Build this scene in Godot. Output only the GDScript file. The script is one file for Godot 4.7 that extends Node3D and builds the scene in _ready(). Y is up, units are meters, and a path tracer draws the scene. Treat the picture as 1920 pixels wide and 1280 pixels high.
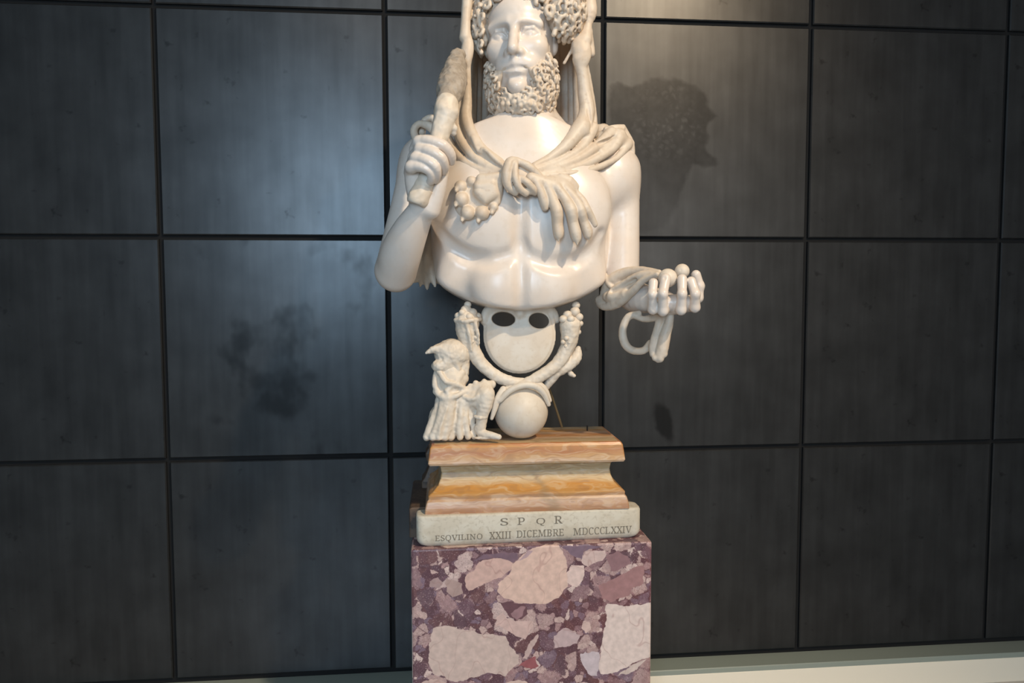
extends Node3D
# A marble portrait bust on a moulded onyx plinth, an inscribed slab and a breccia pedestal, before a wall of dark steel panels.
# Layout unit "px": one pixel of the photograph at the statue's plane (about 1.47 mm); at() turns such a point into metres.

const FOCAL := 1400.0
const CAM := Vector3(0, 1.6, 2.06)
const UNIT := 1.0 / 679.6
var cam_basis := Basis.from_euler(Vector3(deg_to_rad(-3.682), deg_to_rad(-5.376), deg_to_rad(-0.153)))

func at(x: float, y: float, z: float) -> Vector3:      # photograph position x, y on the plane that lies z units before the statue's axis
	var d := cam_basis * Vector3((x - 960.0) / FOCAL, (640.0 - y) / FOCAL, -1.0)
	return CAM + d * ((z * UNIT - CAM.z) / d.z)

func size_at(r: float, z: float) -> float:
	return r * (CAM.z - z * UNIT) / FOCAL


# ---------------------------------------------------------------- modelling in blended solids, meshed as surface nets
class Sculpt extends RefCounted:
	var host
	var cell := 0.004
	var grain: FastNoiseLite = null
	var grain_depth := 0.0
	var typ := PackedInt32Array()
	var op := PackedInt32Array()
	var gid := PackedInt32Array()                          # pieces of one tube share a number and are joined hard to each other
	var cur := -1
	var groups := 0
	var kk := PackedFloat32Array()
	var pa := PackedVector3Array()
	var pb := PackedVector3Array()
	var il := PackedFloat32Array()
	var ra := PackedFloat32Array()
	var rd := PackedFloat32Array()
	var b1: Array[Basis] = []
	var b2: Array[Basis] = []
	var lo := Vector3(1e9, 1e9, 1e9)
	var hi := Vector3(-1e9, -1e9, -1e9)
	var org: Vector3
	var verts := PackedVector3Array()
	var norms := PackedVector3Array()
	var index := PackedInt32Array()
	var cells := {}
	var edges := PackedInt64Array()

	func _init(h, cell_size: float) -> void:
		host = h
		cell = cell_size

	func raw_cap(a: Vector3, r1: float, b: Vector3, r2: float, k: float, o := 0) -> void:
		var ab := b - a
		typ.append(0); op.append(o); gid.append(cur); kk.append(maxf(k, 1e-5)); pa.append(a); pb.append(ab)
		il.append(1.0 / maxf(ab.length_squared(), 1e-10)); ra.append(r1); rd.append(r2 - r1)
		b1.append(Basis()); b2.append(Basis())
		if o == 0:
			var r := Vector3.ONE * maxf(r1, r2)
			lo = lo.min(a - r).min(b - r); hi = hi.max(a + r).max(b + r)

	func raw_ell(c: Vector3, r: Vector3, turn: Basis, k: float, o := 0) -> void:
		typ.append(1); op.append(o); gid.append(-1); kk.append(maxf(k, 1e-5)); pa.append(c); pb.append(r)
		il.append(0); ra.append(minf(r.x, minf(r.y, r.z))); rd.append(0)
		var inv := turn.transposed()
		b1.append(Basis.from_scale(Vector3.ONE / r) * inv)
		b2.append(Basis.from_scale(Vector3.ONE / (r * r)) * inv)
		if o == 0:
			var e := Vector3.ONE * maxf(r.x, maxf(r.y, r.z))
			lo = lo.min(c - e); hi = hi.max(c + e)

	# points as (x, y, z, radius) in px
	func cap(p: Vector4, q: Vector4, k := 6.0, o := 0) -> void:
		raw_cap(host.at(p.x, p.y, p.z), host.size_at(p.w, p.z), host.at(q.x, q.y, q.z), host.size_at(q.w, q.z), k * UNIT, o)

	func ball(x: float, y: float, z: float, r: float, k := 5.0, o := 0) -> void:
		raw_ell(host.at(x, y, z), Vector3.ONE * host.size_at(r, z), Basis(), k * UNIT, o)

	func ell(c: Vector3, r: Vector3, k := 10.0, o := 0, turn := Vector3.ZERO) -> void:
		var t: Basis = host.cam_basis * Basis.from_euler(turn * (PI / 180.0))
		raw_ell(host.at(c.x, c.y, c.z), r * host.size_at(1.0, c.z), t, k * UNIT, o)

	func tube(pts: Array, k := 5.0, sub := 3, o := 0) -> void:      # a smooth curve through the points
		var n := pts.size()
		cur = groups
		groups += 1
		var last: Vector4 = pts[0]
		for i in n - 1:
			var p0: Vector4 = pts[maxi(i - 1, 0)]
			var p1: Vector4 = pts[i]
			var p2: Vector4 = pts[i + 1]
			var p3: Vector4 = pts[mini(i + 2, n - 1)]
			for s in sub:
				var t := (s + 1.0) / sub
				var q := 0.5 * (2.0 * p1 + (p2 - p0) * t + (2.0 * p0 - 5.0 * p1 + 4.0 * p2 - p3) * t * t + (3.0 * p1 - p0 - 3.0 * p2 + p3) * t * t * t)
				q.w = maxf(q.w, 0.6)
				cap(last, q, k, o)
				last = q
		cur = -1

	func curl(c: Vector3, out: Vector3, big: float, thick: float, start: float, turns: float, k: float, lift := 0.5, drill := 0.0) -> void:
		var side := out.cross(Vector3.UP)
		side = side.normalized() if side.length() > 0.05 else Vector3.RIGHT
		var upw := side.cross(out).normalized()
		var n := int(5 * turns) + 2
		cur = groups
		groups += 1
		var last := Vector3.ZERO
		var last_r := thick
		for i in n + 1:
			var t := float(i) / n
			var rr := big * (1.0 - 0.62 * t)
			var a := start + t * turns * TAU
			var p := c + side * cos(a) * rr + upw * sin(a) * rr + out * big * (lift * sin(t * 1.7) - 0.15)
			var r := thick * (1.0 - 0.38 * t)
			if i > 0:
				raw_cap(last, last_r, p, r, k)
			last = p
			last_r = r
		cur = -1
		if drill > 0.0:
			raw_cap(c + out * big * 0.1, thick * drill, c + out * big * 1.6, thick * drill * 1.2, 0.0006, 1)

	func dist(j: int, p: Vector3) -> float:
		if typ[j] == 0:
			var q := p - pa[j]
			var ab := pb[j]
			var t := clampf(q.dot(ab) * il[j], 0.0, 1.0)
			return (q - ab * t).length() - ra[j] - rd[j] * t
		var e := p - pa[j]
		var k0 := (b1[j] * e).length()
		var k1 := (b2[j] * e).length()
		return k0 * (k0 - 1.0) / k1 if k0 > 1.0 else (k0 - 1.0) * ra[j]

	func value(p: Vector3) -> float:
		var v := 1e9
		var t := 1e9
		for j in typ.size():
			t = minf(t, dist(j, p))
			if gid[j] < 0 or j + 1 == typ.size() or gid[j + 1] != gid[j]:
				v = join(v, t, kk[j], op[j])
				t = 1e9
		return v

	# a groove (or a ridge, o = 0) that follows the surface seen from the front; points as (x, y, radius), sunk by so many px
	func groove(pts: Array, sunk: float, k: float, o := 1) -> void:
		var on := []
		for q: Vector3 in pts:
			var a := 160.0
			var b := -60.0
			while a > b and value(host.at(q.x, q.y, a)) > 0.0:
				a -= 4.0
			on.append(Vector4(q.x, q.y, a - sunk + 2.0, q.z))
		tube(on, k, 4, o)

	func join(v: float, d: float, k: float, o: int) -> float:
		var h: float
		if o == 0:
			h = k - absf(v - d)
			return minf(v, d) - (h * h * 0.25 / k if h > 0.0 else 0.0)
		if o == 1:
			d = -d
		h = k - absf(v - d)
		return maxf(v, d) + (h * h * 0.25 / k if h > 0.0 else 0.0)

	func compute() -> void:
		var pad := cell * 3.0 + grain_depth
		org = lo - Vector3.ONE * pad
		var ext := hi - lo + Vector3.ONE * pad * 2.0
		var n := 8
		while n * cell < maxf(ext.x, maxf(ext.y, ext.z)):
			n *= 2
		var all := PackedInt32Array(range(typ.size()))
		rec(0, 0, 0, n, all)
		knit()
		cells.clear()
		edges.clear()

	func rec(ox: int, oy: int, oz: int, n: int, list: PackedInt32Array) -> void:
		var half := n * 0.5
		var c := org + Vector3(ox + half, oy + half, oz + half) * cell
		if c.x - half * cell > hi.x + cell * 4 or c.y - half * cell > hi.y + cell * 4 or c.z - half * cell > hi.z + cell * 4:
			return
		var h := n * cell * 0.8661
		var ds := PackedFloat32Array()
		ds.resize(list.size())
		var v := 1e9
		var t := 1e9
		for i in list.size():
			var j := list[i]
			var d := dist(j, c)
			ds[i] = d
			t = minf(t, d)
			var g := gid[j]
			if g < 0 or i + 1 == list.size() or gid[list[i + 1]] != g:
				v = join(v, t, kk[j], op[j])
				t = 1e9
		if v > h * 1.6 + grain_depth or (n <= 16 and v < -h * 1.9 - grain_depth):
			return
		var kept := PackedInt32Array()
		for i in list.size():
			var j := list[i]
			if op[j] == 0:
				if ds[i] < v + h * (2.05 if typ[j] == 0 else 3.2) + kk[j] * 1.6:
					kept.append(j)
			elif op[j] == 1:
				if ds[i] < kk[j] * 1.3 + (h * 2.05 - minf(v, 1.6 * h) + grain_depth if typ[j] == 0 else h * 3.6):
					kept.append(j)
			elif ds[i] > -kk[j] - h * 3.6:
				kept.append(j)
		if n == 8:
			sample(ox, oy, oz, kept)
			return
		var m := n / 2
		for q in 8:
			rec(ox + (q & 1) * m, oy + ((q >> 1) & 1) * m, oz + (q >> 2) * m, m, kept)

	func sample(ox: int, oy: int, oz: int, list: PackedInt32Array) -> void:
		var pts := PackedVector3Array()
		pts.resize(729)
		var vals := PackedFloat32Array()
		vals.resize(729)
		vals.fill(1e3)
		var w := 0
		for z in 9:
			for y in 9:
				for x in 9:
					pts[w] = org + Vector3(ox + x, oy + y, oz + z) * cell
					w += 1
		var tmp := PackedFloat32Array()
		tmp.resize(729)
		for li in list.size():
			var j := list[li]
			var k := kk[j]
			var k4 := 0.25 / k
			var o := op[j]
			var a := pa[j]
			var g := gid[j]
			if typ[j] == 0:
				var ab := pb[j]
				var l := il[j]
				var r := ra[j]
				var dr := rd[j]
				var first := g < 0 or li == 0 or gid[list[li - 1]] != g
				var flush := g < 0 or li + 1 == list.size() or gid[list[li + 1]] != g
				if first and flush and o == 0:
					for i in 729:
						var q := pts[i] - a
						var t := clampf(q.dot(ab) * l, 0.0, 1.0)
						var d := (q - ab * t).length() - r - dr * t
						var v := vals[i]
						var h := k - absf(v - d)
						if h > 0.0:
							vals[i] = minf(v, d) - h * h * k4
						elif d < v:
							vals[i] = d
					continue
				if first:
					for i in 729:
						var q := pts[i] - a
						var t := clampf(q.dot(ab) * l, 0.0, 1.0)
						tmp[i] = (q - ab * t).length() - r - dr * t
				else:
					for i in 729:
						var q := pts[i] - a
						var t := clampf(q.dot(ab) * l, 0.0, 1.0)
						var d := (q - ab * t).length() - r - dr * t
						if d < tmp[i]:
							tmp[i] = d
				if flush:
					if o == 0:
						for i in 729:
							var d := tmp[i]
							var v := vals[i]
							var h := k - absf(v - d)
							if h > 0.0:
								vals[i] = minf(v, d) - h * h * k4
							elif d < v:
								vals[i] = d
					else:
						for i in 729:
							vals[i] = join(vals[i], tmp[i], k, o)
			else:
				var m1 := b1[j]
				var m2 := b2[j]
				var rmin := ra[j]
				if o == 0:
					for i in 729:
						var q := pts[i] - a
						var k0 := (m1 * q).length()
						var k1 := (m2 * q).length()
						var d := k0 * (k0 - 1.0) / k1 if k0 > 1.0 else (k0 - 1.0) * rmin
						var v := vals[i]
						var h := k - absf(v - d)
						if h > 0.0:
							vals[i] = minf(v, d) - h * h * k4
						elif d < v:
							vals[i] = d
				else:
					for i in 729:
						vals[i] = join(vals[i], dist(j, pts[i]), k, o)
		if grain:
			for i in 729:
				if absf(vals[i]) < grain_depth * 2.0 + cell * 2.0:
					vals[i] += grain.get_noise_3dv(pts[i]) * grain_depth
		var corner := PackedInt32Array([0, 1, 9, 10, 81, 82, 90, 91])
		var ea := PackedInt32Array([0, 2, 4, 6, 0, 1, 4, 5, 0, 1, 2, 3])
		var eb := PackedInt32Array([1, 3, 5, 7, 2, 3, 6, 7, 4, 5, 6, 7])
		for z in 8:
			for y in 8:
				var row := y * 9 + z * 81
				for x in 8:
					var at0 := row + x
					var v0 := vals[at0]
					var neg := v0 < 0.0
					var cut := false
					for q in 7:
						if (vals[at0 + corner[q + 1]] < 0.0) != neg:
							cut = true
							break
					if not cut:
						continue
					var sum := Vector3.ZERO
					var cnt := 0.0
					for e in 12:
						var ia := at0 + corner[ea[e]]
						var ib := at0 + corner[eb[e]]
						var fa := vals[ia]
						var fb := vals[ib]
						if (fa < 0.0) != (fb < 0.0):
							sum += pts[ia].lerp(pts[ib], fa / (fa - fb))
							cnt += 1.0
					var key := (ox + x) + ((oy + y) << 12) + ((oz + z) << 24)
					cells[key] = verts.size()
					verts.append(sum / cnt)
					if (vals[at0 + 1] < 0.0) != neg:
						edges.append(key * 8 + (1 if neg else 0))
					if (vals[at0 + 9] < 0.0) != neg:
						edges.append(key * 8 + 2 + (1 if neg else 0))
					if (vals[at0 + 81] < 0.0) != neg:
						edges.append(key * 8 + 4 + (1 if neg else 0))

	func knit() -> void:
		norms.resize(verts.size())
		norms.fill(Vector3.ZERO)
		var dx := 1
		var dy := 1 << 12
		var dz := 1 << 24
		var da := PackedInt64Array([dy, dz, dx])
		var db := PackedInt64Array([dz, dx, dy])
		for e in edges:
			var key := e >> 3
			var axis := (e >> 1) & 3
			var s := da[axis]
			var t := db[axis]
			var a: int = cells.get(key - s - t, -1)
			var b: int = cells.get(key - t, -1)
			var c: int = cells.get(key, -1)
			var d: int = cells.get(key - s, -1)
			if a < 0 or b < 0 or c < 0 or d < 0:
				continue
			if (e & 1) == 0:
				var swap := b
				b = d
				d = swap
			var nn := (verts[c] - verts[a]).cross(verts[d] - verts[b])
			norms[a] += nn
			norms[b] += nn
			norms[c] += nn
			norms[d] += nn
			index.append(a); index.append(c); index.append(b)
			index.append(a); index.append(d); index.append(c)
		for i in norms.size():
			norms[i] = norms[i].normalized()


func mesh_of(list: Array, base: Vector3) -> ArrayMesh:     # one mesh out of several sculpted solids
	var v := PackedVector3Array()
	var n := PackedVector3Array()
	var ix := PackedInt32Array()
	for s: Sculpt in list:
		var off := v.size()
		for p in s.verts:
			v.append(p - base)
		n.append_array(s.norms)
		for i in s.index:
			ix.append(i + off)
	var arr := []
	arr.resize(Mesh.ARRAY_MAX)
	arr[Mesh.ARRAY_VERTEX] = v
	arr[Mesh.ARRAY_NORMAL] = n
	arr[Mesh.ARRAY_INDEX] = ix
	var m := ArrayMesh.new()
	m.add_surface_from_arrays(Mesh.PRIMITIVE_TRIANGLES, arr)
	return m


# ---------------------------------------------------------------- scene helpers
func thing(called: String, label: String, category: String, where: Vector3) -> Node3D:
	var o := Node3D.new()
	o.name = called
	o.position = where
	o.set_meta("label", label)
	o.set_meta("category", category)
	add_child(o, true)
	return o

func part(called: String, m: Mesh, mat: Material, parent: Node, where := Vector3.ZERO) -> MeshInstance3D:
	var o := MeshInstance3D.new()
	o.name = called
	o.mesh = m
	o.material_override = mat
	o.position = where
	o.cast_shadow = GeometryInstance3D.SHADOW_CASTING_SETTING_ON
	parent.add_child(o, true)
	return o

func struct(called: String, m: Mesh, mat: Material, where := Vector3.ZERO) -> MeshInstance3D:
	var o := part(called, m, mat, self, where)
	o.set_meta("kind", "structure")
	return o

func box(sx: float, sy: float, sz: float) -> BoxMesh:
	var b := BoxMesh.new()
	b.size = Vector3(sx, sy, sz)
	return b

# stacked rounded rectangles: rings of (half width, half depth, height), closed above and below; uv from position
func loft(rings: Array, round_r: float, uv_scale: float, smooth := false, seg := 4) -> ArrayMesh:
	var st := SurfaceTool.new()
	st.begin(Mesh.PRIMITIVE_TRIANGLES)
	var loops := []
	for ring: Vector3 in rings:
		var r := minf(round_r, minf(ring.x, ring.y) * 0.9)
		var pts := PackedVector3Array()
		for c in 4:
			var sx := 1.0 if c == 0 or c == 3 else -1.0
			var sz := 1.0 if c < 2 else -1.0
			for k in seg + 1:
				var a := (c + float(k) / seg) * PI * 0.5
				pts.append(Vector3(sx * (ring.x - r) + cos(a) * r, ring.z, sz * (ring.y - r) + sin(a) * r))
		loops.append(pts)
	var n: int = loops[0].size()
	st.set_smooth_group(0 if smooth else -1)
	for i in loops.size() - 1:
		for j in n:
			var j2 := (j + 1) % n
			var q := [loops[i][j], loops[i][j2], loops[i + 1][j2], loops[i + 1][j]]
			for k in [0, 1, 2, 0, 2, 3]:
				var p: Vector3 = q[k]
				var nrm: Vector3 = (q[2] - q[0]).cross(q[3] - q[1]).abs()
				st.set_uv(Vector2(p.x if nrm.z >= nrm.x else p.z, -p.y) * uv_scale)
				st.add_vertex(p)
	for e in 2:
		var lp: PackedVector3Array = loops[0] if e == 0 else loops[-1]
		var mid := Vector3(0, lp[0].y, 0)
		for j in n:
			var tri := [mid, lp[(j + 1) % n], lp[j]] if e == 0 else [mid, lp[j], lp[(j + 1) % n]]
			for p: Vector3 in tri:
				st.set_uv(Vector2(p.x, p.z) * uv_scale)
				st.add_vertex(p)
	st.generate_normals()
	return st.commit()

func noise(kind: int, freq: float, octaves: int, number: int) -> FastNoiseLite:
	var n := FastNoiseLite.new()
	n.noise_type = kind
	n.frequency = freq
	n.seed = number
	n.fractal_octaves = octaves
	n.fractal_type = FastNoiseLite.FRACTAL_FBM if octaves > 1 else FastNoiseLite.FRACTAL_NONE
	return n

func texture(img: Image) -> ImageTexture:
	img.generate_mipmaps()
	return ImageTexture.create_from_image(img)

func stone(img: ImageTexture, rough: float, scale := 3.0) -> StandardMaterial3D:
	var m := StandardMaterial3D.new()
	m.albedo_texture = img
	m.roughness = rough
	if scale > 0.0:
		m.uv1_triplanar = true
		m.uv1_world_triplanar = true
		m.uv1_scale = Vector3.ONE * scale
	return m

func flat(c: Color, rough: float, metal := 0.0) -> StandardMaterial3D:
	var m := StandardMaterial3D.new()
	m.albedo_color = c
	m.roughness = rough
	m.metallic = metal
	return m

func marble_image(light: Color, warm: Color, dark: Color, number: int) -> ImageTexture:
	var a := noise(FastNoiseLite.TYPE_SIMPLEX_SMOOTH, 0.006, 4, number).get_seamless_image(512, 512)
	var b := noise(FastNoiseLite.TYPE_SIMPLEX_SMOOTH, 0.03, 4, number + 1).get_seamless_image(512, 512)
	var img := Image.create(512, 512, false, Image.FORMAT_RGB8)
	for y in 512:
		for x in 512:
			var s := a.get_pixel(x, y).r
			var t := b.get_pixel(x, y).r
			img.set_pixel(x, y, light.lerp(warm, smoothstep(0.4, 0.75, s)).lerp(dark, smoothstep(0.58, 0.85, t) * 0.6))
	return texture(img)


# ---------------------------------------------------------------- the sculpted figure
var plinth_top := 0.0
var jobs: Array[Sculpt] = []

func sculpt(cell_mm: float) -> Sculpt:
	var s := Sculpt.new(self, cell_mm * 0.001)
	jobs.append(s)
	return s

func v4(x: float, y: float, z: float, r: float) -> Vector4:
	return Vector4(x, y, z, r)

func make_torso() -> Sculpt:
	var s := sculpt(4.0)
	s.ell(Vector3(974, 420, -15), Vector3(166, 300, 110), 1.0)
	# chest
	s.ell(Vector3(895, 388, 58), Vector3(92, 90, 46), 30.0)
	s.ell(Vector3(1056, 390, 58), Vector3(90, 92, 46), 30.0)
	# belly
	s.ell(Vector3(932, 534, 76), Vector3(44, 46, 24), 26.0)
	s.ell(Vector3(1020, 536, 76), Vector3(46, 46, 24), 26.0)
	s.ell(Vector3(930, 600, 74), Vector3(44, 34, 24), 18.0)
	s.ell(Vector3(1022, 602, 74), Vector3(46, 34, 24), 18.0)
	s.ell(Vector3(848, 510, 44), Vector3(24, 46, 22), 34.0, 0, Vector3(0, 0, -20))
	s.ell(Vector3(1104, 510, 44), Vector3(24, 46, 22), 34.0, 0, Vector3(0, 0, 20))
	# lower edge of the chest, breastbone, middle of the belly
	s.groove([Vector3(824, 436, 5), Vector3(846, 462, 9), Vector3(880, 482, 11), Vector3(922, 488, 11), Vector3(958, 476, 8), Vector3(974, 458, 5)], -3.0, 16.0)
	s.groove([Vector3(978, 462, 5), Vector3(998, 482, 8), Vector3(1036, 494, 11), Vector3(1078, 490, 11), Vector3(1110, 470, 9), Vector3(1128, 440, 5)], -3.0, 16.0)
	s.groove([Vector3(975, 340, 5), Vector3(975, 400, 8), Vector3(975, 450, 8), Vector3(976, 500, 7), Vector3(977, 550, 6), Vector3(977, 590, 6)], -3.0, 16.0)
	# the lower edge of the bust
	s.ell(Vector3(976, 408, 0), Vector3(218, 176, 600), 9.0, 2)
	s.ell(Vector3(976, 640, -110), Vector3(150, 150, 110), 8.0, 1)
	# neck and shoulders
	s.cap(v4(982, 190, -8, 55), v4(984, 262, -14, 64), 34.0)
	s.cap(v4(984, 250, -34, 42), v4(850, 306, -34, 44), 34.0)
	s.cap(v4(984, 250, -34, 42), v4(1112, 302, -34, 44), 34.0)
	s.cap(v4(958, 288, 52, 7), v4(864, 280, 38, 9), 16.0)
	s.cap(v4(996, 288, 52, 7), v4(1096, 280, 38, 9), 16.0)
	s.cap(v4(938, 190, 36, 8), v4(968, 276, 52, 7), 16.0)
	s.cap(v4(1030, 185, 30, 9), v4(988, 276, 52, 7), 16.0)
	# arm at viewer's right
	s.ell(Vector3(1148, 334, -14), Vector3(50, 64, 58), 34.0)
	s.tube([v4(1158, 320, -18, 42), v4(1168, 400, -12, 31), v4(1168, 470, -2, 31), v4(1168, 530, 8, 30)], 12.0, 9)
	s.tube([v4(1167, 535, 8, 31), v4(1192, 556, 62, 30), v4(1226, 562, 112, 24)], 10.0, 9)
	s.tube([v4(1138, 410, 36, 2), v4(1137, 450, 28, 4), v4(1138, 520, 30, 5)], 8.0, 3, 1)
	# arm at viewer's left, bent up
	s.ell(Vector3(800, 322, -20), Vector3(50, 66, 58), 26.0)
	s.tube([v4(797, 305, -20, 44), v4(768, 400, 10, 37), v4(740, 505, 58, 36)], 14.0, 9)
	s.tube([v4(743, 510, 62, 37), v4(752, 474, 98, 38), v4(768, 436, 130, 33), v4(790, 392, 158, 24), v4(792, 365, 170, 24)], 8.0, 10)
	return s

func make_fist() -> Sculpt:                                   # closed on the club handle
	var s := sculpt(2.0)
	s.tube([v4(776, 420, 142, 27), v4(790, 392, 158, 24), v4(790, 366, 164, 24)], 6.0, 3)
	s.ell(Vector3(784, 318, 172), Vector3(22, 52, 26), 10.0, 0, Vector3(0, -30, -12))
	s.tube([v4(808, 392, 168, 18), v4(822, 355, 178, 14), v4(830, 322, 184, 11)], 9.0, 4)
	var rows := [[v4(776, 280, 178, 9), v4(786, 266, 194, 10.5), v4(806, 264, 207, 10.5), v4(832, 273, 212, 10), v4(845, 290, 203, 9.5), v4(846, 302, 192, 8.5)],
		[v4(774, 294, 180, 9), v4(788, 281, 200, 10.5), v4(808, 284, 214, 10.5), v4(827, 295, 217, 9.8), v4(833, 310, 207, 9.2), v4(832, 320, 196, 8)],
		[v4(770, 308, 182, 9), v4(780, 297, 202, 10.5), v4(800, 301, 215, 10.2), v4(816, 312, 217, 9.6), v4(819, 327, 207, 8.8), v4(816, 337, 196, 7.6)],
		[v4(766, 324, 182, 9), v4(771, 313, 200, 10), v4(791, 313, 212, 9.6), v4(807, 322, 213, 9), v4(809, 335, 205, 8.2), v4(805, 342, 195, 7)]]
	for r: Array in rows:
		s.tube(r, 2.2, 3)
	for i in 4:
		s.ball(rows[i][1].x, rows[i][1].y, rows[i][1].z + 1.0, 11.0, 5.0)
	return s

func make_open_hand() -> Sculpt:                              # palm up, fingers curled round the fruit
	var s := sculpt(2.0)
	s.tube([v4(1180, 548, 40, 30), v4(1200, 558, 78, 28), v4(1226, 562, 112, 24), v4(1244, 566, 128, 23)], 6.0, 3)
	s.ell(Vector3(1262, 571, 148), Vector3(48, 19, 40), 8.0, 0, Vector3(-6, 8, 2))
	for r: Array in [[v4(1230, 574, 150, 10), v4(1224, 580, 178, 9.2), v4(1223, 552, 188, 8.2), v4(1225, 530, 180, 9)],
			[v4(1250, 578, 156, 10.5), v4(1243, 583, 187, 9.6), v4(1243, 551, 198, 8.8), v4(1248, 522, 186, 10)],
			[v4(1272, 578, 156, 10.5), v4(1277, 581, 187, 9.6), v4(1279, 551, 196, 8.6), v4(1279, 523, 184, 9.6)],
			[v4(1290, 573, 150, 10.5), v4(1303, 576, 180, 9.8), v4(1304, 551, 190, 9), v4(1296, 527, 180, 9.2)],
			[v4(1288, 568, 118, 14), v4(1308, 558, 128, 10.5), v4(1312, 536, 132, 8.6), v4(1305, 515, 134, 9.2)]]:
		s.tube(r, 4.0, 1)
		s.ball(r[1].x, r[1].y, r[1].z + 1.0, r[1].w * 0.97, 4.0)
		s.ball(r[2].x, r[2].y, r[2].z + 1.0, r[2].w * 1.06, 4.0)
	s.ball(1246, 520, 196, 4, 2.0, 1)
	return s

func head_frame() -> Transform3D:
	var b := cam_basis * Basis.from_euler(Vector3(deg_to_rad(2), deg_to_rad(-11), deg_to_rad(1.5)))
	return Transform3D(b.scaled_local(Vector3.ONE * size_at(1, 20)), at(975, 79, 20))

func hc(s: Sculpt, f: Transform3D, a: Vector3, r1: float, b: Vector3, r2: float, k: float, o := 0) -> void:
	s.raw_cap(f * a, r1 * UNIT, f * b, r2 * UNIT, k * UNIT, o)

func he(s: Sculpt, f: Transform3D, c: Vector3, r: Vector3, k: float, o := 0, turn := Vector3.ZERO) -> void:
	s.raw_ell(f * c, r * UNIT, f.basis.orthonormalized() * Basis.from_euler(turn * (PI / 180.0)), k * UNIT, o)

func make_head() -> Sculpt:
	var s := sculpt(2.0)
	var f := head_frame()
	s.cap(v4(980, 150, -8, 52), v4(983, 235, -14, 58), 20.0)
	he(s, f, Vector3(0, 18, -22), Vector3(61, 84, 82), 1.0)
	he(s, f, Vector3(0, -42, 6), Vector3(54, 74, 54), 24.0)
	he(s, f, Vector3(0, 34, 22), Vector3(50, 34, 42), 18.0)                       # forehead
	for e: float in [-1.0, 1.0]:
		hc(s, f, Vector3(9 * e, 13, 61), 6.5, Vector3(43 * e, 12, 45), 6.5, 12)          # brow
		he(s, f, Vector3(35 * e, -25, 36), Vector3(19, 16, 18), 16)                 # cheekbone
		he(s, f, Vector3(26 * e, -3, 62), Vector3(20, 11, 17), 8, 1, Vector3(0, 14 * e, -4 * e))      # eye socket
		he(s, f, Vector3(13 * e, -5, 64), Vector3(6, 10, 13), 7, 1)
		he(s, f, Vector3(27 * e, -5, 39.5), Vector3(15, 12, 14), 2)                   # eyeball
		hc(s, f, Vector3(13 * e, -5, 50), 2, Vector3(20 * e, 3.5, 53), 3, 2.5)           # upper lid
		hc(s, f, Vector3(20 * e, 3.5, 53), 3, Vector3(33 * e, 3.5, 51.5), 3, 2.5)
		hc(s, f, Vector3(33 * e, 3.5, 51.5), 3, Vector3(44 * e, -5, 43), 2.2, 2.5)
		hc(s, f, Vector3(14 * e, -8, 49), 1.4, Vector3(26 * e, -13.5, 50.5), 2, 4)     # lower lid
		hc(s, f, Vector3(26 * e, -13.5, 50.5), 2, Vector3(42 * e, -8, 43), 1.6, 4)
		he(s, f, Vector3(11 * e, -41, 64), Vector3(8, 8, 11), 5)                    # wing of the nose
		he(s, f, Vector3(21 * e, -58, 46), Vector3(16, 15, 16), 12)
	hc(s, f, Vector3(0, 12, 56), 6.5, Vector3(0, -14, 69), 7.5, 10)
	hc(s, f, Vector3(0, -14, 69), 7.5, Vector3(0, -38, 80), 9.5, 6)
	he(s, f, Vector3(0, -41, 72), Vector3(9, 7, 12), 5)
	for e: float in [-1.0, 1.0]:
		he(s, f, Vector3(6.5 * e, -49, 72), Vector3(3.6, 4, 7), 3, 1)               # nostril
	hc(s, f, Vector3(-1.5, -49, 70), 2.6, Vector3(-1, -58, 64), 3, 5)
	he(s, f, Vector3(0, -58, 52), Vector3(24, 14, 16), 10)                         # upper lip
	he(s, f, Vector3(0, -74, 54), Vector3(16, 6, 11), 6)                           # lower lip
	hc(s, f, Vector3(-19, -68, 62), 2.2, Vector3(0, -66.5, 72), 2.6, 3, 1)
	hc(s, f, Vector3(0, -66.5, 72), 2.6, Vector3(19, -68, 62), 2.2, 3, 1)
	he(s, f, Vector3(0, -95, 46), Vector3(18, 16, 18), 10)                         # chin
	he(s, f, Vector3(0, -83, 68), Vector3(13, 5, 9), 7, 1)
	he(s, f, Vector3(60, -6, -18), Vector3(8, 18, 13), 4, 0, Vector3(0, 20, 0))      # ear
	he(s, f, Vector3(-60, -6, -18), Vector3(8, 18, 13), 4, 0, Vector3(0, -20, 0))
	return s

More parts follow.
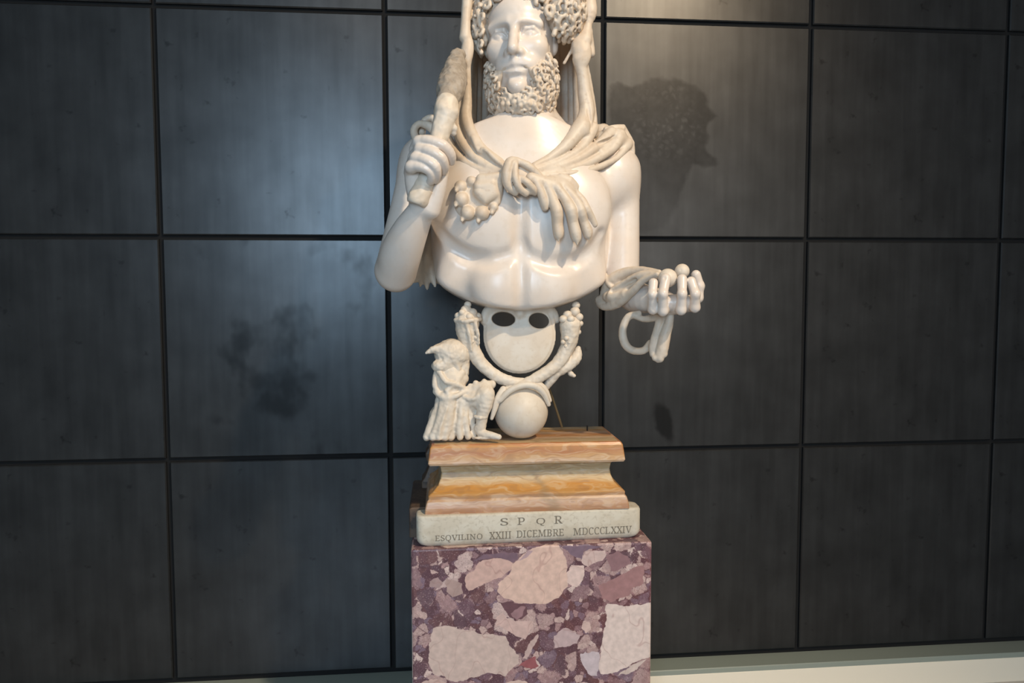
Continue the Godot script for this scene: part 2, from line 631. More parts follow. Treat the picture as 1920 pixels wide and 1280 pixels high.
func make_beard() -> Sculpt:
	var s := sculpt(2.0)
	var f := head_frame()
	var rng := RandomNumberGenerator.new()
	rng.seed = 11
	he(s, f, Vector3(2, -108, 15), Vector3(50, 38, 38), 1)
	he(s, f, Vector3(-46, -72, 4), Vector3(17, 54, 29), 14)
	he(s, f, Vector3(48, -72, 4), Vector3(17, 54, 29), 14)
	he(s, f, Vector3(2, -124, 11), Vector3(35, 24, 34), 12)
	he(s, f, Vector3(-37, -72, 28), Vector3(13, 24, 20), 8)
	he(s, f, Vector3(38, -72, 28), Vector3(13, 24, 20), 8)
	he(s, f, Vector3(0, -84, 54), Vector3(27, 24, 36), 8, 1)                       # leaves mouth and chin bare
	he(s, f, Vector3(0, -40, 60), Vector3(44, 44, 50), 8, 1)
	for e: float in [-1.0, 1.0]:                                                    # moustache
		hc(s, f, Vector3(4 * e, -57, 66), 3, Vector3(18 * e, -61, 57), 5, 9)
		hc(s, f, Vector3(18 * e, -61, 57), 5, Vector3(32 * e, -74, 50), 5.5, 9)
		hc(s, f, Vector3(32 * e, -74, 50), 5.5, Vector3(40 * e, -92, 40), 5, 9)
	var core := s.typ.size()
	var centre := Vector3(1, -92, 0)
	var made := 0
	var spots: Array[Vector3] = []
	for trial in 3000:
		var az := rng.randf_range(-1.75, 1.75)
		var el := rng.randf_range(-1.5, 0.75)
		var dir := Vector3(sin(az) * cos(el), sin(el), cos(az) * cos(el))
		if el > -0.1 and absf(az) < 0.5:
			continue
		if el > 0.15 and absf(az) < 0.56:
			continue
		if absf(az) < 0.36 and el > -0.34:
			continue
		var a := 20.0
		var b := 110.0
		for it in 9:
			var mid := (a + b) * 0.5
			var d := 1e9
			var p := f * (centre + dir * mid)
			for j in core:
				d = s.join(d, s.dist(j, p), s.kk[j], s.op[j])
			if d < 0:
				a = mid
			else:
				b = mid
		if a < 21:
			continue
		var q := centre + dir * a
		var near := false
		for o in spots:
			if o.distance_to(q) < 10.0:
				near = true
				break
		if near:
			continue
		spots.append(q)
		s.curl(f * q, (f.basis * dir).normalized(), rng.randf_range(6.5, 9.0) * UNIT, rng.randf_range(3.2, 4.0) * UNIT, rng.randf() * TAU, rng.randf_range(0.6, 1.05), 0.8 * UNIT, 0.7, 0.5)
		made += 1
		if made > 260:
			break
	# longer locks that fall from the chin
	for i in 16:
		var az := -1.1 + i * 0.145
		var p0 := Vector3(sin(az) * 42, -116 + rng.randf_range(-4, 4), 12 + cos(az) * 40)
		var p1 := p0 + Vector3(sin(az) * 3 + rng.randf_range(-5, 5), -12, 2)
		var p2 := p1 + Vector3(rng.randf_range(-8, 8), -9, -6)
		hc(s, f, p0, 5, p1, 4.6, 1.5)
		hc(s, f, p1, 4.6, p2, 3.2, 1.5)
	return s

func make_hair() -> Sculpt:
	var s := sculpt(2.2)
	var f := head_frame()
	f.origin += f.basis.y * 16.0
	var rng := RandomNumberGenerator.new()
	rng.seed = 5
	he(s, f, Vector3(2, 52, -30), Vector3(88, 66, 82), 1)
	he(s, f, Vector3(-66, 24, 2), Vector3(20, 52, 36), 12)
	he(s, f, Vector3(82, 30, 6), Vector3(34, 46, 36), 12)
	he(s, f, Vector3(4, 90, 20), Vector3(72, 24, 40), 14)
	he(s, f, Vector3(-2, -20, 60), Vector3(48, 62, 60), 6, 1)
	he(s, f, Vector3(0, -40, 40), Vector3(60, 44, 60), 6, 1)
	var core := s.typ.size()
	var spots: Array[Vector3] = []
	for trial in 2600:
		var az := rng.randf_range(-1.5, 1.6)
		var el := rng.randf_range(-0.9, 0.7)
		var dir := Vector3(sin(az) * cos(el), sin(el), cos(az) * cos(el))
		var centre := Vector3(4, 40, -10)
		var a := 30.0
		var b := 150.0
		var d0 := 1e9
		var pq := f * (centre + dir * 31)
		for j in core:
			d0 = s.join(d0, s.dist(j, pq), s.kk[j], s.op[j])
		if d0 > 0 and absf(az) < 0.5:
			continue
		for it in 9:
			var mid := (a + b) * 0.5
			var d := 1e9
			var p := f * (centre + dir * mid)
			for j in core:
				d = s.join(d, s.dist(j, p), s.kk[j], s.op[j])
			if d < 0:
				a = mid
			else:
				b = mid
		if a < 32:
			continue
		var q := centre + dir * a
		var near := false
		for o in spots:
			if o.distance_to(q) < 11.5:
				near = true
				break
		if near:
			continue
		spots.append(q)
		s.curl(f * q, (f.basis * dir).normalized(), rng.randf_range(9.5, 13.5) * UNIT, rng.randf_range(4.2, 5.6) * UNIT, rng.randf() * TAU, rng.randf_range(0.75, 1.25), 0.8 * UNIT, 0.75, 0.5)
		if spots.size() > 190:
			break
	# locks along the forehead and temples
	var edge := [Vector3(-60, -32, 34), Vector3(-58, -14, 44), Vector3(-52, 8, 52), Vector3(-42, 28, 56), Vector3(-24, 42, 58), Vector3(0, 46, 60), Vector3(24, 42, 58), Vector3(44, 30, 55), Vector3(58, 12, 50), Vector3(66, -4, 42), Vector3(72, -22, 32)]
	for p: Vector3 in edge:
		s.curl(f * (p + Vector3(signf(p.x) * 4, 4, -2)), (f.basis * Vector3(p.x * 0.012, 0.15, 1)).normalized(), rng.randf_range(9.0, 12.0) * UNIT, 4.6 * UNIT, rng.randf() * TAU, rng.randf_range(0.6, 1.0), 0.8 * UNIT, 0.7)
	return s

func make_skin() -> Sculpt:                                   # the lion skin: hood, straps, knot, folds and the cloak behind
	var s := sculpt(4.0)
	s.grain = noise(FastNoiseLite.TYPE_SIMPLEX_SMOOTH, 45.0, 2, 3)
	s.grain_depth = 0.0006
	# hood behind and above the head
	for i in 13:
		var t := i / 12.0
		var a := lerpf(-1.25, 1.25, t)
		var x := 984 + sin(a) * 108
		var z := -8 - cos(a) * 150
		s.tube([v4(984 + sin(a) * 72, -96, z * 0.6, 16), v4(984 + sin(a) * 100, -40, z * 0.92, 16), v4(x, 60, z, 14), v4(x, 150, z, 13), v4(984 + sin(a) * 112, 240, z * 0.9, 15)], 4.0, 2)
	s.ell(Vector3(980, -62, 4), Vector3(96, 44, 70), 14.0)
	s.ell(Vector3(978, -78, 62), Vector3(48, 34, 40), 14.0)
	s.ball(945, -92, 66, 9, 5); s.ball(1012, -92, 66, 9, 5)
	s.ell(Vector3(885, -70, -10), Vector3(22, 30, 14), 8.0)
	s.ell(Vector3(1078, -70, -10), Vector3(22, 30, 14), 8.0)
	# cloak behind the torso with a ragged hem
	for i in 15:
		var t := i / 14.0
		var x := lerpf(806, 1140, t)
		var zz := -96 - sin(t * PI) * 34
		s.tube([v4(lerpf(840, 1130, t), 250, zz + 30, 18), v4(x, 340, zz, 17), v4(x - 4 * (1 - t), 440, zz, 15), v4(x - 6 * (1 - t), 516 + (i % 3) * 8, zz + 4, 9)], 7.0, 2)
	s.tube([v4(812, 440, -40, 12), v4(804, 490, -40, 12), v4(800, 522, -40, 8), v4(801, 541, -40, 3)], 5.0, 3)
	s.tube([v4(796, 450, -48, 10), v4(790, 490, -48, 10), v4(782, 520, -48, 7), v4(776, 528, -48, 3)], 5.0, 3)
	s.tube([v4(804, 480, -36, 9), v4(810, 515, -34, 8), v4(816, 536, -32, 3)], 5.0, 3)
	s.tube([v4(796, 500, -44, 8), v4(790, 526, -44, 5), v4(788, 537, -44, 2)], 5.0, 3)
	return s

func make_straps() -> Sculpt:                                 # straps, knot and folds in front
	var s := sculpt(2.4)
	s.grain = noise(FastNoiseLite.TYPE_SIMPLEX_SMOOTH, 45.0, 2, 3)
	s.grain_depth = 0.0006
	# side straps with the jaw flaps
	s.tube([v4(882, -40, 30, 13), v4(876, 0, 40, 10), v4(873, 40, 44, 9), v4(872, 70, 46, 11)], 5.0, 3)
	s.tube([v4(1095, -40, 20, 14), v4(1104, 0, 34, 13), v4(1106, 24, 38, 13), v4(1102, 46, 40, 8), v4(1096, 74, 42, 14)], 5.0, 3)
	s.ell(Vector3(876, 96, 48), Vector3(12, 30, 10), 4.0, 0, Vector3(0, 0, -6))
	s.ell(Vector3(1090, 92, 46), Vector3(18, 32, 12), 4.0, 0, Vector3(0, 0, 12))
	s.cap(v4(1104, 60, 38, 7), v4(1108, 100, 36, 8), 4.0)
	s.cap(v4(1078, 50, 40, 4), v4(1086, 78, 46, 5), 4.0)
	s.cap(v4(1078, 84, 44, 3), v4(1058, 118, 34, 3), 3.0)
	s.tube([v4(1085, 112, 44, 12), v4(1092, 140, 40, 11), v4(1096, 175, 38, 13), v4(1100, 210, 42, 15), v4(1090, 244, 56, 17)], 5.0, 3)
	s.tube([v4(1096, 120, 38, 7), v4(1104, 160, 34, 7), v4(1111, 205, 34, 7), v4(1112, 250, 36, 10)], 3.0, 3)
	s.tube([v4(876, 118, 46, 7), v4(876, 150, 42, 7), v4(876, 190, 40, 9), v4(874, 222, 44, 11), v4(886, 256, 56, 11), v4(904, 282, 70, 11), v4(930, 302, 86, 11), v4(950, 318, 98, 10)], 4.0, 3)
	s.tube([v4(866, 150, 32, 8), v4(862, 200, 30, 9), v4(858, 240, 36, 10), v4(872, 276, 56, 9), v4(902, 306, 80, 9), v4(944, 324, 98, 8)], 4.0, 3)
	s.tube([v4(886, 258, 66, 4), v4(898, 284, 78, 4.5), v4(909, 280, 84, 4.5), v4(928, 298, 96, 4.5), v4(944, 311, 104, 4)], 2.5, 3)
	s.tube([v4(840, 262, 20, 9), v4(856, 288, 48, 8), v4(886, 314, 76, 8), v4(938, 328, 98, 7)], 3.0, 3)
	s.tube([v4(826, 268, 4, 8), v4(846, 298, 44, 6), v4(880, 322, 76, 6), v4(934, 334, 100, 6)], 3.0, 3)
	s.tube([v4(1089, 122, 60, 2), v4(1096, 165, 56, 4), v4(1104, 205, 58, 4), v4(1107, 244, 60, 3)], 4.0, 3, 1)
	# fold ends behind the fist
	s.tube([v4(780, 262, 2, 7), v4(776, 244, 6, 7), v4(786, 232, 10, 6), v4(804, 236, 14, 8), v4(826, 252, 14, 12)], 4.0, 3)
	s.tube([v4(790, 246, -8, 8), v4(796, 226, -8, 6), v4(812, 222, -6, 7), v4(832, 244, -4, 14)], 4.0, 3)
	# folds that run to viewer's right shoulder
	s.tube([v4(1090, 236, 56, 16), v4(1066, 268, 74, 12), v4(1034, 294, 90, 8), v4(1002, 310, 104, 6)], 4.0, 3)
	s.tube([v4(1112, 240, 44, 11), v4(1094, 272, 62, 9), v4(1062, 296, 82, 7), v4(1004, 318, 106, 6)], 3.0, 3)
	s.tube([v4(1146, 250, 26, 12), v4(1122, 272, 52, 10), v4(1080, 300, 76, 9), v4(1040, 314, 92, 8), v4(1000, 322, 104, 7)], 3.0, 3)
	s.tube([v4(1160, 254, 22, 14), v4(1146, 280, 44, 9), v4(1096, 308, 72, 8), v4(1040, 322, 94, 7), v4(998, 327, 106, 6)], 3.0, 3)
	s.tube([v4(1178, 270, 14, 9), v4(1156, 296, 40, 6), v4(1112, 317, 70, 6), v4(1062, 326, 92, 6), v4(1000, 331, 108, 5)], 2.5, 3)
	s.tube([v4(1140, 246, 20, 8), v4(1154, 243, 14, 7), v4(1168, 246, 6, 7), v4(1176, 262, 0, 9), v4(1180, 286, -4, 8)], 4.0, 3)
	s.cap(v4(1122, 270, 60, 4), v4(1152, 258, 34, 4), 4.0, 1)
	s.ell(Vector3(1144, 268, 6), Vector3(38, 26, 28), 6.0)
	s.tube([v4(1136, 242, 24, 5), v4(1152, 239, 20, 5.5), v4(1168, 238, 12, 5), v4(1184, 268, 4, 6), v4(1186, 292, 2, 5)], 2.0, 1)
	s.tube([v4(1168, 240, 16, 4), v4(1152, 262, 34, 5), v4(1126, 284, 56, 5)], 3.0, 2)
	# knot
	s.ell(Vector3(975, 330, 104), Vector3(24, 24, 16), 4.0)
	s.tube([v4(968, 302, 116, 8), v4(956, 304, 122, 9), v4(950, 326, 124, 10), v4(953, 348, 122, 9), v4(966, 360, 118, 7)], 2.0, 3)
	s.tube([v4(966, 308, 124, 6), v4(966, 332, 130, 7), v4(974, 352, 128, 7), v4(986, 363, 122, 6)], 1.8, 3)
	s.tube([v4(976, 334, 126, 6), v4(986, 340, 130, 7), v4(998, 352, 126, 7), v4(1003, 362, 118, 5)], 1.8, 3)
	s.tube([v4(970, 352, 124, 6), v4(984, 358, 124, 6), v4(1000, 358, 118, 6), v4(1006, 345, 114, 7)], 1.8, 3)
	s.tube([v4(974, 304, 116, 7), v4(988, 310, 118, 8), v4(1002, 320, 116, 7), v4(1012, 332, 112, 7)], 2.0, 3)
	# over the forearm
	s.tube([v4(1134, 548, 26, 9), v4(1146, 528, 42, 13), v4(1172, 512, 62, 11), v4(1204, 506, 92, 7), v4(1236, 511, 130, 6)], 5.0, 3)
	s.tube([v4(1124, 562, 20, 8), v4(1146, 556, 46, 12), v4(1176, 536, 78, 14), v4(1204, 518, 110, 11), v4(1234, 516, 142, 7)], 5.0, 3)
	s.ell(Vector3(1166, 546, 66), Vector3(32, 15, 16), 8.0, 0, Vector3(0, 0, 24))
	s.tube([v4(1120, 566, 8, 5), v4(1132, 575, 38, 7), v4(1158, 570, 74, 8), v4(1186, 546, 104, 8), v4(1206, 526, 124, 6), v4(1232, 514, 146, 5)], 3.0, 3)
	s.tube([v4(1138, 556, 50, 8), v4(1152, 562, 64, 9), v4(1172, 552, 88, 9)], 6.0, 2)
	s.tube([v4(1136, 514, 40, 3), v4(1140, 530, 48, 5), v4(1148, 540, 56, 4)], 2.0, 2)
	s.cap(v4(1148, 546, 70, 4), v4(1196, 522, 108, 3), 5.0, 1)
	# the end that hangs below the hand
	s.tube([v4(1198, 588, 104, 6), v4(1178, 594, 102, 7), v4(1168, 616, 100, 7.5), v4(1170, 640, 100, 8), v4(1184, 656, 106, 7.5), v4(1206, 657, 116, 7), v4(1220, 644, 124, 8)], 3.0, 4)
	s.tube([v4(1190, 592, 104, 5), v4(1206, 598, 112, 6), v4(1224, 596, 124, 7), v4(1244, 592, 134, 8)], 3.0, 3)
	s.tube([v4(1256, 590, 140, 8), v4(1254, 606, 142, 9), v4(1247, 628, 142, 11), v4(1242, 652, 140, 12), v4(1236, 668, 138, 10)], 3.0, 3)
	s.tube([v4(1238, 598, 134, 8), v4(1231, 624, 134, 8), v4(1224, 648, 132, 8), v4(1224, 664, 132, 6)], 2.5, 3)
	s.ball(1228, 671, 138, 6, 3); s.ball(1238, 673, 140, 6.5, 3); s.ball(1246, 664, 142, 6, 3); s.ball(1233, 676, 138, 4, 2)
	return s

func make_paw() -> Sculpt:                                    # pads up, viewer's left
	var s := sculpt(1.8)
	s.tube([v4(950, 328, 112, 8), v4(924, 332, 112, 8), v4(902, 336, 108, 10)], 4.0, 3)
	s.tube([v4(936, 336, 112, 6), v4(937, 356, 110, 6), v4(932, 378, 108, 6)], 4.0, 3)
	s.ell(Vector3(908, 364, 94), Vector3(34, 34, 18), 8.0)
	s.ell(Vector3(886, 380, 92), Vector3(36, 36, 18), 8.0)
	s.tube([v4(898, 350, 112, 11), v4(922, 346, 112, 11), v4(926, 362, 112, 10), v4(910, 374, 112, 10), v4(898, 360, 112, 11)], 6.0, 1)
	s.ell(Vector3(911, 358, 114), Vector3(21, 18, 9), 4.0)
	s.ball(864, 350, 100, 12, 3); s.ball(884, 340, 102, 10, 3)
	s.ball(866, 374, 104, 14, 3)
	s.ball(877, 399, 108, 13.5, 3)
	s.ball(904, 399, 110, 13.5, 3)
	s.ball(926, 388, 110, 8, 3)
	for c in [v4(856, 354, 106, 5), v4(855, 382, 108, 5), v4(867, 410, 110, 5), v4(897, 412, 112, 5), v4(923, 396, 112, 5), v4(858, 366, 106, 4)]:
		s.cap(c, v4(c.x - 1.0, c.y + 3, c.z + 2, c.w * 0.7), 2.5)
	return s

func make_claw() -> Sculpt:                                   # long toes down, viewer's right
	var s := sculpt(1.8)
	s.tube([v4(996, 334, 116, 11), v4(1016, 342, 112, 13), v4(1034, 350, 108, 16)], 5.0, 3)
	s.ell(Vector3(1048, 354, 98), Vector3(34, 24, 20), 8.0, 0, Vector3(0, 0, -24))
	s.tube([v4(1006, 342, 120, 7), v4(1014, 360, 120, 8), v4(1020, 378, 118, 9), v4(1022, 389, 116, 7)], 3.0, 3)
	s.tube([v4(1026, 350, 116, 9), v4(1036, 374, 118, 10), v4(1044, 396, 124, 11.5), v4(1045, 418, 120, 10.5), v4(1047, 434, 120, 10.5), v4(1047, 440, 120, 9)], 2.5, 3)
	s.tube([v4(1044, 352, 116, 9), v4(1060, 374, 118, 10), v4(1070, 394, 124, 11.5), v4(1074, 416, 118, 10.5), v4(1079, 436, 118, 11), v4(1081, 446, 118, 9)], 2.5, 3)
	s.tube([v4(1060, 354, 110, 9), v4(1078, 374, 112, 9.5), v4(1088, 394, 118, 10.5), v4(1094, 414, 110, 9), v4(1101, 432, 108, 10), v4(1102, 440, 108, 8)], 2.5, 3)
	s.tube([v4(1072, 356, 98, 8), v4(1090, 374, 98, 8), v4(1098, 390, 104, 9), v4(1107, 405, 98, 7.5), v4(1114, 420, 92, 7)], 2.5, 3)
	for c in [v4(1047, 446, 122, 4), v4(1082, 453, 120, 4), v4(1104, 444, 108, 4)]:
		s.cap(c, v4(c.x, c.y + 5, c.z, 2), 2.0)
	s.tube([v4(1052, 330, 100, 6), v4(1068, 338, 100, 8), v4(1078, 350, 96, 8)], 5.0, 2)
	return s

func make_club_low() -> Sculpt:
	var s := sculpt(2.0)
	s.grain = noise(FastNoiseLite.TYPE_SIMPLEX_SMOOTH, 40.0, 2, 7)
	s.grain_depth = 0.0015
	s.tube([v4(784, 372, 184, 20), v4(792, 356, 184, 19), v4(803, 326, 184, 17), v4(814, 292, 184, 16), v4(822, 262, 181, 17), v4(831, 232, 178, 19), v4(836, 210, 176, 22), v4(838, 196, 174, 21)], 4.0, 3)
	s.ball(852, 240, 176, 6, 6); s.ball(829, 200, 184, 10, 8); s.ball(848, 212, 180, 10, 8); s.ball(820, 236, 182, 7, 7)
	s.ball(851, 250, 172, 5, 4)
	s.ball(757, 434, 186, 56, 2.0, 1)
	return s

func make_club_top() -> Sculpt:
	var s := sculpt(2.4)
	s.grain = noise(FastNoiseLite.TYPE_SIMPLEX_SMOOTH, 30.0, 3, 8)
	s.grain_depth = 0.005
	s.tube([v4(838, 192, 160, 20), v4(848, 160, 140, 26), v4(853, 132, 112, 21), v4(858, 104, 88, 14)], 5.0, 3)
	s.ball(833, 150, 140, 9, 8); s.ball(842, 122, 124, 8, 7); s.ball(838, 168, 150, 9, 8)
	return s

func make_apple(x: float, y: float, z: float, r: float) -> Sculpt:
	var s := sculpt(1.6)
	s.ball(x, y, z, r, 1)
	s.ell(Vector3(x - r * 0.15, y - r * 0.2, z + r), Vector3(r * 0.16, r * 0.2, r * 0.35), 1.5, 1)
	return s

func make_shield() -> Sculpt:
	var s := sculpt(2.2)
	s.ell(Vector3(974, 632, 34), Vector3(69, 75, 11), 1.0)
	s.ell(Vector3(974, 632, 50), Vector3(62, 68, 9), 4.0, 1)
	s.ell(Vector3(974, 634, 39), Vector3(62, 68, 8), 5.0)
	s.tube([v4(905, 606, 30, 5), v4(910, 591, 31, 6), v4(922, 580, 34, 7), v4(944, 574, 38, 8), v4(966, 580, 40, 6)], 12.0, 3)
	s.tube([v4(1044, 606, 30, 5), v4(1039, 592, 31, 6), v4(1026, 582, 34, 7), v4(1004, 576, 38, 8), v4(986, 581, 40, 6)], 12.0, 3)
	s.ell(Vector3(975, 590, 42), Vector3(10, 12, 10), 5.0)
	s.ell(Vector3(944, 604, 36), Vector3(22, 13.5, 60), 2.5, 1, Vector3(0, 0, -4))
	s.ell(Vector3(1010, 607, 36), Vector3(19, 14.5, 60), 2.5, 1, Vector3(0, 0, -10))
	return s

func make_horn(right: bool) -> Sculpt:
	var s := sculpt(2.0)
	s.grain = noise(FastNoiseLite.TYPE_SIMPLEX_SMOOTH, 60.0, 2, 4)
	s.grain_depth = 0.0014
	if not right:
		s.tube([v4(876, 608, 48, 23), v4(876, 628, 48, 20.5), v4(883, 655, 46, 15.5), v4(902, 687, 46, 12.5), v4(931, 711, 48, 11.5), v4(962, 722, 50, 10.5), v4(994, 724, 46, 8.5)], 4.0, 4)
		s.tube([v4(861, 612, 58, 4), v4(866, 632, 60, 3.5), v4(872, 660, 56, 3)], 3.0, 2)
		s.tube([v4(874, 610, 70, 4), v4(880, 634, 68, 3.5), v4(884, 662, 60, 3)], 3.0, 2)
		s.tube([v4(890, 610, 68, 4), v4(896, 632, 64, 3.5), v4(897, 650, 56, 3)], 3.0, 2)
		s.tube([v4(854, 606, 52, 4), v4(868, 608, 70, 4), v4(886, 606, 72, 4), v4(900, 604, 56, 4)], 3.0, 3)
	else:
		s.tube([v4(1069, 616, 44, 20), v4(1068, 638, 44, 17), v4(1063, 658, 44, 14), v4(1046, 686, 46, 12.5), v4(1018, 708, 50, 11.5), v4(984, 726, 52, 10.5), v4(952, 738, 54, 9)], 4.0, 4)
		s.tube([v4(1084, 660, 30, 6), v4(1080, 676, 34, 11), v4(1066, 690, 38, 11), v4(1044, 704, 40, 10), v4(1030, 722, 36, 8), v4(1024, 732, 34, 6)], 5.0, 3)
		s.cap(v4(1070, 706, 36, 5), v4(1076, 710, 38, 4), 4.0)
		s.tube([v4(1084, 610, 52, 4), v4(1076, 634, 56, 4), v4(1064, 658, 56, 3)], 3.0, 2)
	return s

func fruit_spots(right: bool) -> Array:
	if right:
		return [v4(1064, 596, 48, 9), v4(1078, 590, 46, 10), v4(1080, 578, 44, 8), v4(1086, 600, 48, 8), v4(1070, 604, 56, 8), v4(1088, 612, 44, 6), v4(1056, 604, 52, 8), v4(1062, 640, 58, 5), v4(1056, 647, 56, 5), v4(1068, 648, 56, 5), v4(1061, 655, 54, 4.5), v4(1084, 628, 48, 6)]
	return [v4(874, 588, 50, 11), v4(859, 598, 52, 7), v4(886, 592, 54, 9), v4(877, 577, 48, 7), v4(867, 592, 60, 7), v4(895, 599, 48, 8), v4(880, 600, 64, 8), v4(892, 638, 60, 5), v4(885, 646, 60, 4.5), v4(895, 647, 56, 4.5)]

func make_globe() -> Sculpt:
	var s := sculpt(2.2)
	s.ball(977, 777, 41, 51, 1)
	return s

func make_band() -> Sculpt:
	var s := sculpt(1.8)
	s.tube([v4(938, 756, 70, 5), v4(956, 738, 74, 6), v4(980, 728, 74, 6.5), v4(1004, 730, 72, 6.5), v4(1020, 744, 66, 6), v4(1029, 764, 60, 4)], 3.0, 4)
	s.tube([v4(968, 728, 56, 7), v4(996, 724, 54, 8), v4(1018, 734, 50, 8), v4(1030, 756, 48, 5)], 4.0, 3)
	s.tube([v4(944, 736, 62, 7), v4(934, 752, 66, 6.5), v4(927, 774, 66, 5.5), v4(922, 790, 64, 3.5)], 3.0, 3)
	return s

func make_kneeler() -> Sculpt:
	var s := sculpt(1.8)
	s.grain = noise(FastNoiseLite.TYPE_SIMPLEX_SMOOTH, 55.0, 2, 9)
	s.grain_depth = 0.0012
	# body and hips
	s.ell(Vector3(846, 722, 50), Vector3(28, 36, 24), 1.0)
	s.cap(v4(842, 690, 50, 15), v4(846, 715, 50, 19), 10.0)
	s.ell(Vector3(856, 762, 46), Vector3(30, 26, 24), 12.0)
	s.tube([v4(816, 742, 60, 4), v4(834, 753, 74, 5), v4(858, 748, 74, 5), v4(876, 736, 62, 4)], 2.5, 3)
	s.tube([v4(824, 704, 66, 5), v4(836, 722, 74, 5), v4(858, 728, 72, 5), v4(874, 738, 62, 5)], 3.0, 3)
	s.tube([v4(866, 706, 58, 6), v4(856, 722, 70, 5), v4(838, 740, 72, 5)], 3.0, 3)
	s.tube([v4(818, 712, 58, 6), v4(816, 728, 60, 6), v4(822, 744, 62, 6)], 4.0, 3)
	s.ball(822, 704, 56, 9, 6); s.ball(869, 716, 50, 10, 6)
	# skirt in deep folds, the left ones flaring
	s.ell(Vector3(836, 796, 52), Vector3(33, 38, 22), 6.0)
	for i in 5:
		var t := i / 4.0
		var b := sin(t * PI)
		s.tube([v4(lerpf(826, 858, t), 748, 58 + b * 12, 8), v4(lerpf(821, 853, t), 774, 60 + b * 13, 8.5), v4(lerpf(810, 848, t) + (i % 2) * 3, 800, 62 + b * 12, 8), v4(lerpf(800, 846, t), 826, 64 + b * 9, 7.5)], 4.0, 3)
	for q in [[836, 768, 822, 800, 812, 828], [845, 764, 836, 796, 829, 828], [850, 772, 846, 800, 842, 828]]:
		s.tube([v4(q[0], q[1], 82, 1.5), v4(q[2], q[3], 82, 3), v4(q[4], q[5], 82, 3.5)], 4.0, 3, 1)
	s.tube([v4(866, 760, 66, 6), v4(864, 786, 70, 6.5), v4(861, 808, 70, 7), v4(863, 826, 70, 6.5)], 5.0, 3)
	s.tube([v4(874, 764, 64, 6), v4(873, 790, 68, 6), v4(875, 810, 68, 6), v4(878, 826, 68, 6)], 5.0, 3)
	s.tube([v4(880, 770, 58, 6), v4(883, 790, 60, 6), v4(886, 806, 60, 5), v4(889, 826, 62, 5)], 5.0, 3)
	s.tube([v4(856, 768, 84, 2.5), v4(852, 796, 84, 4), v4(852, 830, 82, 5)], 2.0, 3, 1)
	# bent leg and boot
	s.tube([v4(866, 758, 48, 18), v4(886, 754, 58, 19), v4(904, 754, 64, 20)], 8.0, 3)
	s.ell(Vector3(886, 772, 50), Vector3(16, 26, 14), 8.0)
	s.tube([v4(910, 746, 70, 18), v4(909, 766, 72, 14.5), v4(904, 786, 70, 11.5), v4(902, 806, 68, 10)], 5.0, 3)
	s.tube([v4(891, 788, 72, 3), v4(900, 791, 81, 3), v4(912, 789, 76, 3)], 1.5, 2)
	s.tube([v4(899, 812, 66, 10.5), v4(904, 819, 70, 9), v4(920, 823, 78, 7), v4(935, 826, 84, 5.5)], 4.0, 3)
	s.ell(Vector3(908, 828, 72), Vector3(20, 3.5, 9), 2.0)
	s.tube([v4(878, 740, 60, 7), v4(896, 732, 64, 8), v4(912, 729, 62, 9), v4(922, 728, 56, 8)], 5.0, 3)
	s.ball(892, 725, 62, 5, 3); s.ball(908, 722, 62, 5, 3); s.ball(882, 731, 60, 5, 3)
	s.tube([v4(872, 752, 70, 4), v4(888, 756, 78, 4), v4(896, 748, 80, 3)], 3.0, 2)
	return s

func make_kneeler_head() -> Sculpt:
	var s := sculpt(1.6)
	s.grain = noise(FastNoiseLite.TYPE_SIMPLEX_SMOOTH, 60.0, 2, 9)
	s.grain_depth = 0.0015
	s.ell(Vector3(847, 669, 50), Vector3(33, 27, 25), 1.0)
	s.tube([v4(838, 660, 54, 12), v4(818, 660, 60, 8.5), v4(799, 669, 62, 2.5)], 6.0, 3)
	s.tube([v4(862, 660, 46, 15), v4(868, 684, 46, 13), v4(868, 714, 46, 10)], 5.0, 3)
	s.tube([v4(846, 676, 64, 8), v4(856, 692, 60, 8), v4(858, 710, 58, 6)], 4.0, 3)
	s.ell(Vector3(825, 693, 60), Vector3(16, 12, 14), 4.0)
	s.cap(v4(836, 686, 62, 10), v4(842, 704, 54, 13), 6.0)
	s.ell(Vector3(818, 682, 82), Vector3(20, 7, 18), 3.0, 1, Vector3(0, 0, 10))        # hollow under the brow
	s.ell(Vector3(812, 610, 70), Vector3(60, 44, 60), 3.0, 1, Vector3(0, 0, 24))        # flat broken facets
	s.ell(Vector3(876, 628, 70), Vector3(40, 24, 60), 3.0, 1, Vector3(0, 0, -40))
	s.ell(Vector3(838, 660, 98), Vector3(40, 26, 24), 3.0, 1, Vector3(0, 0, 10))
	return s


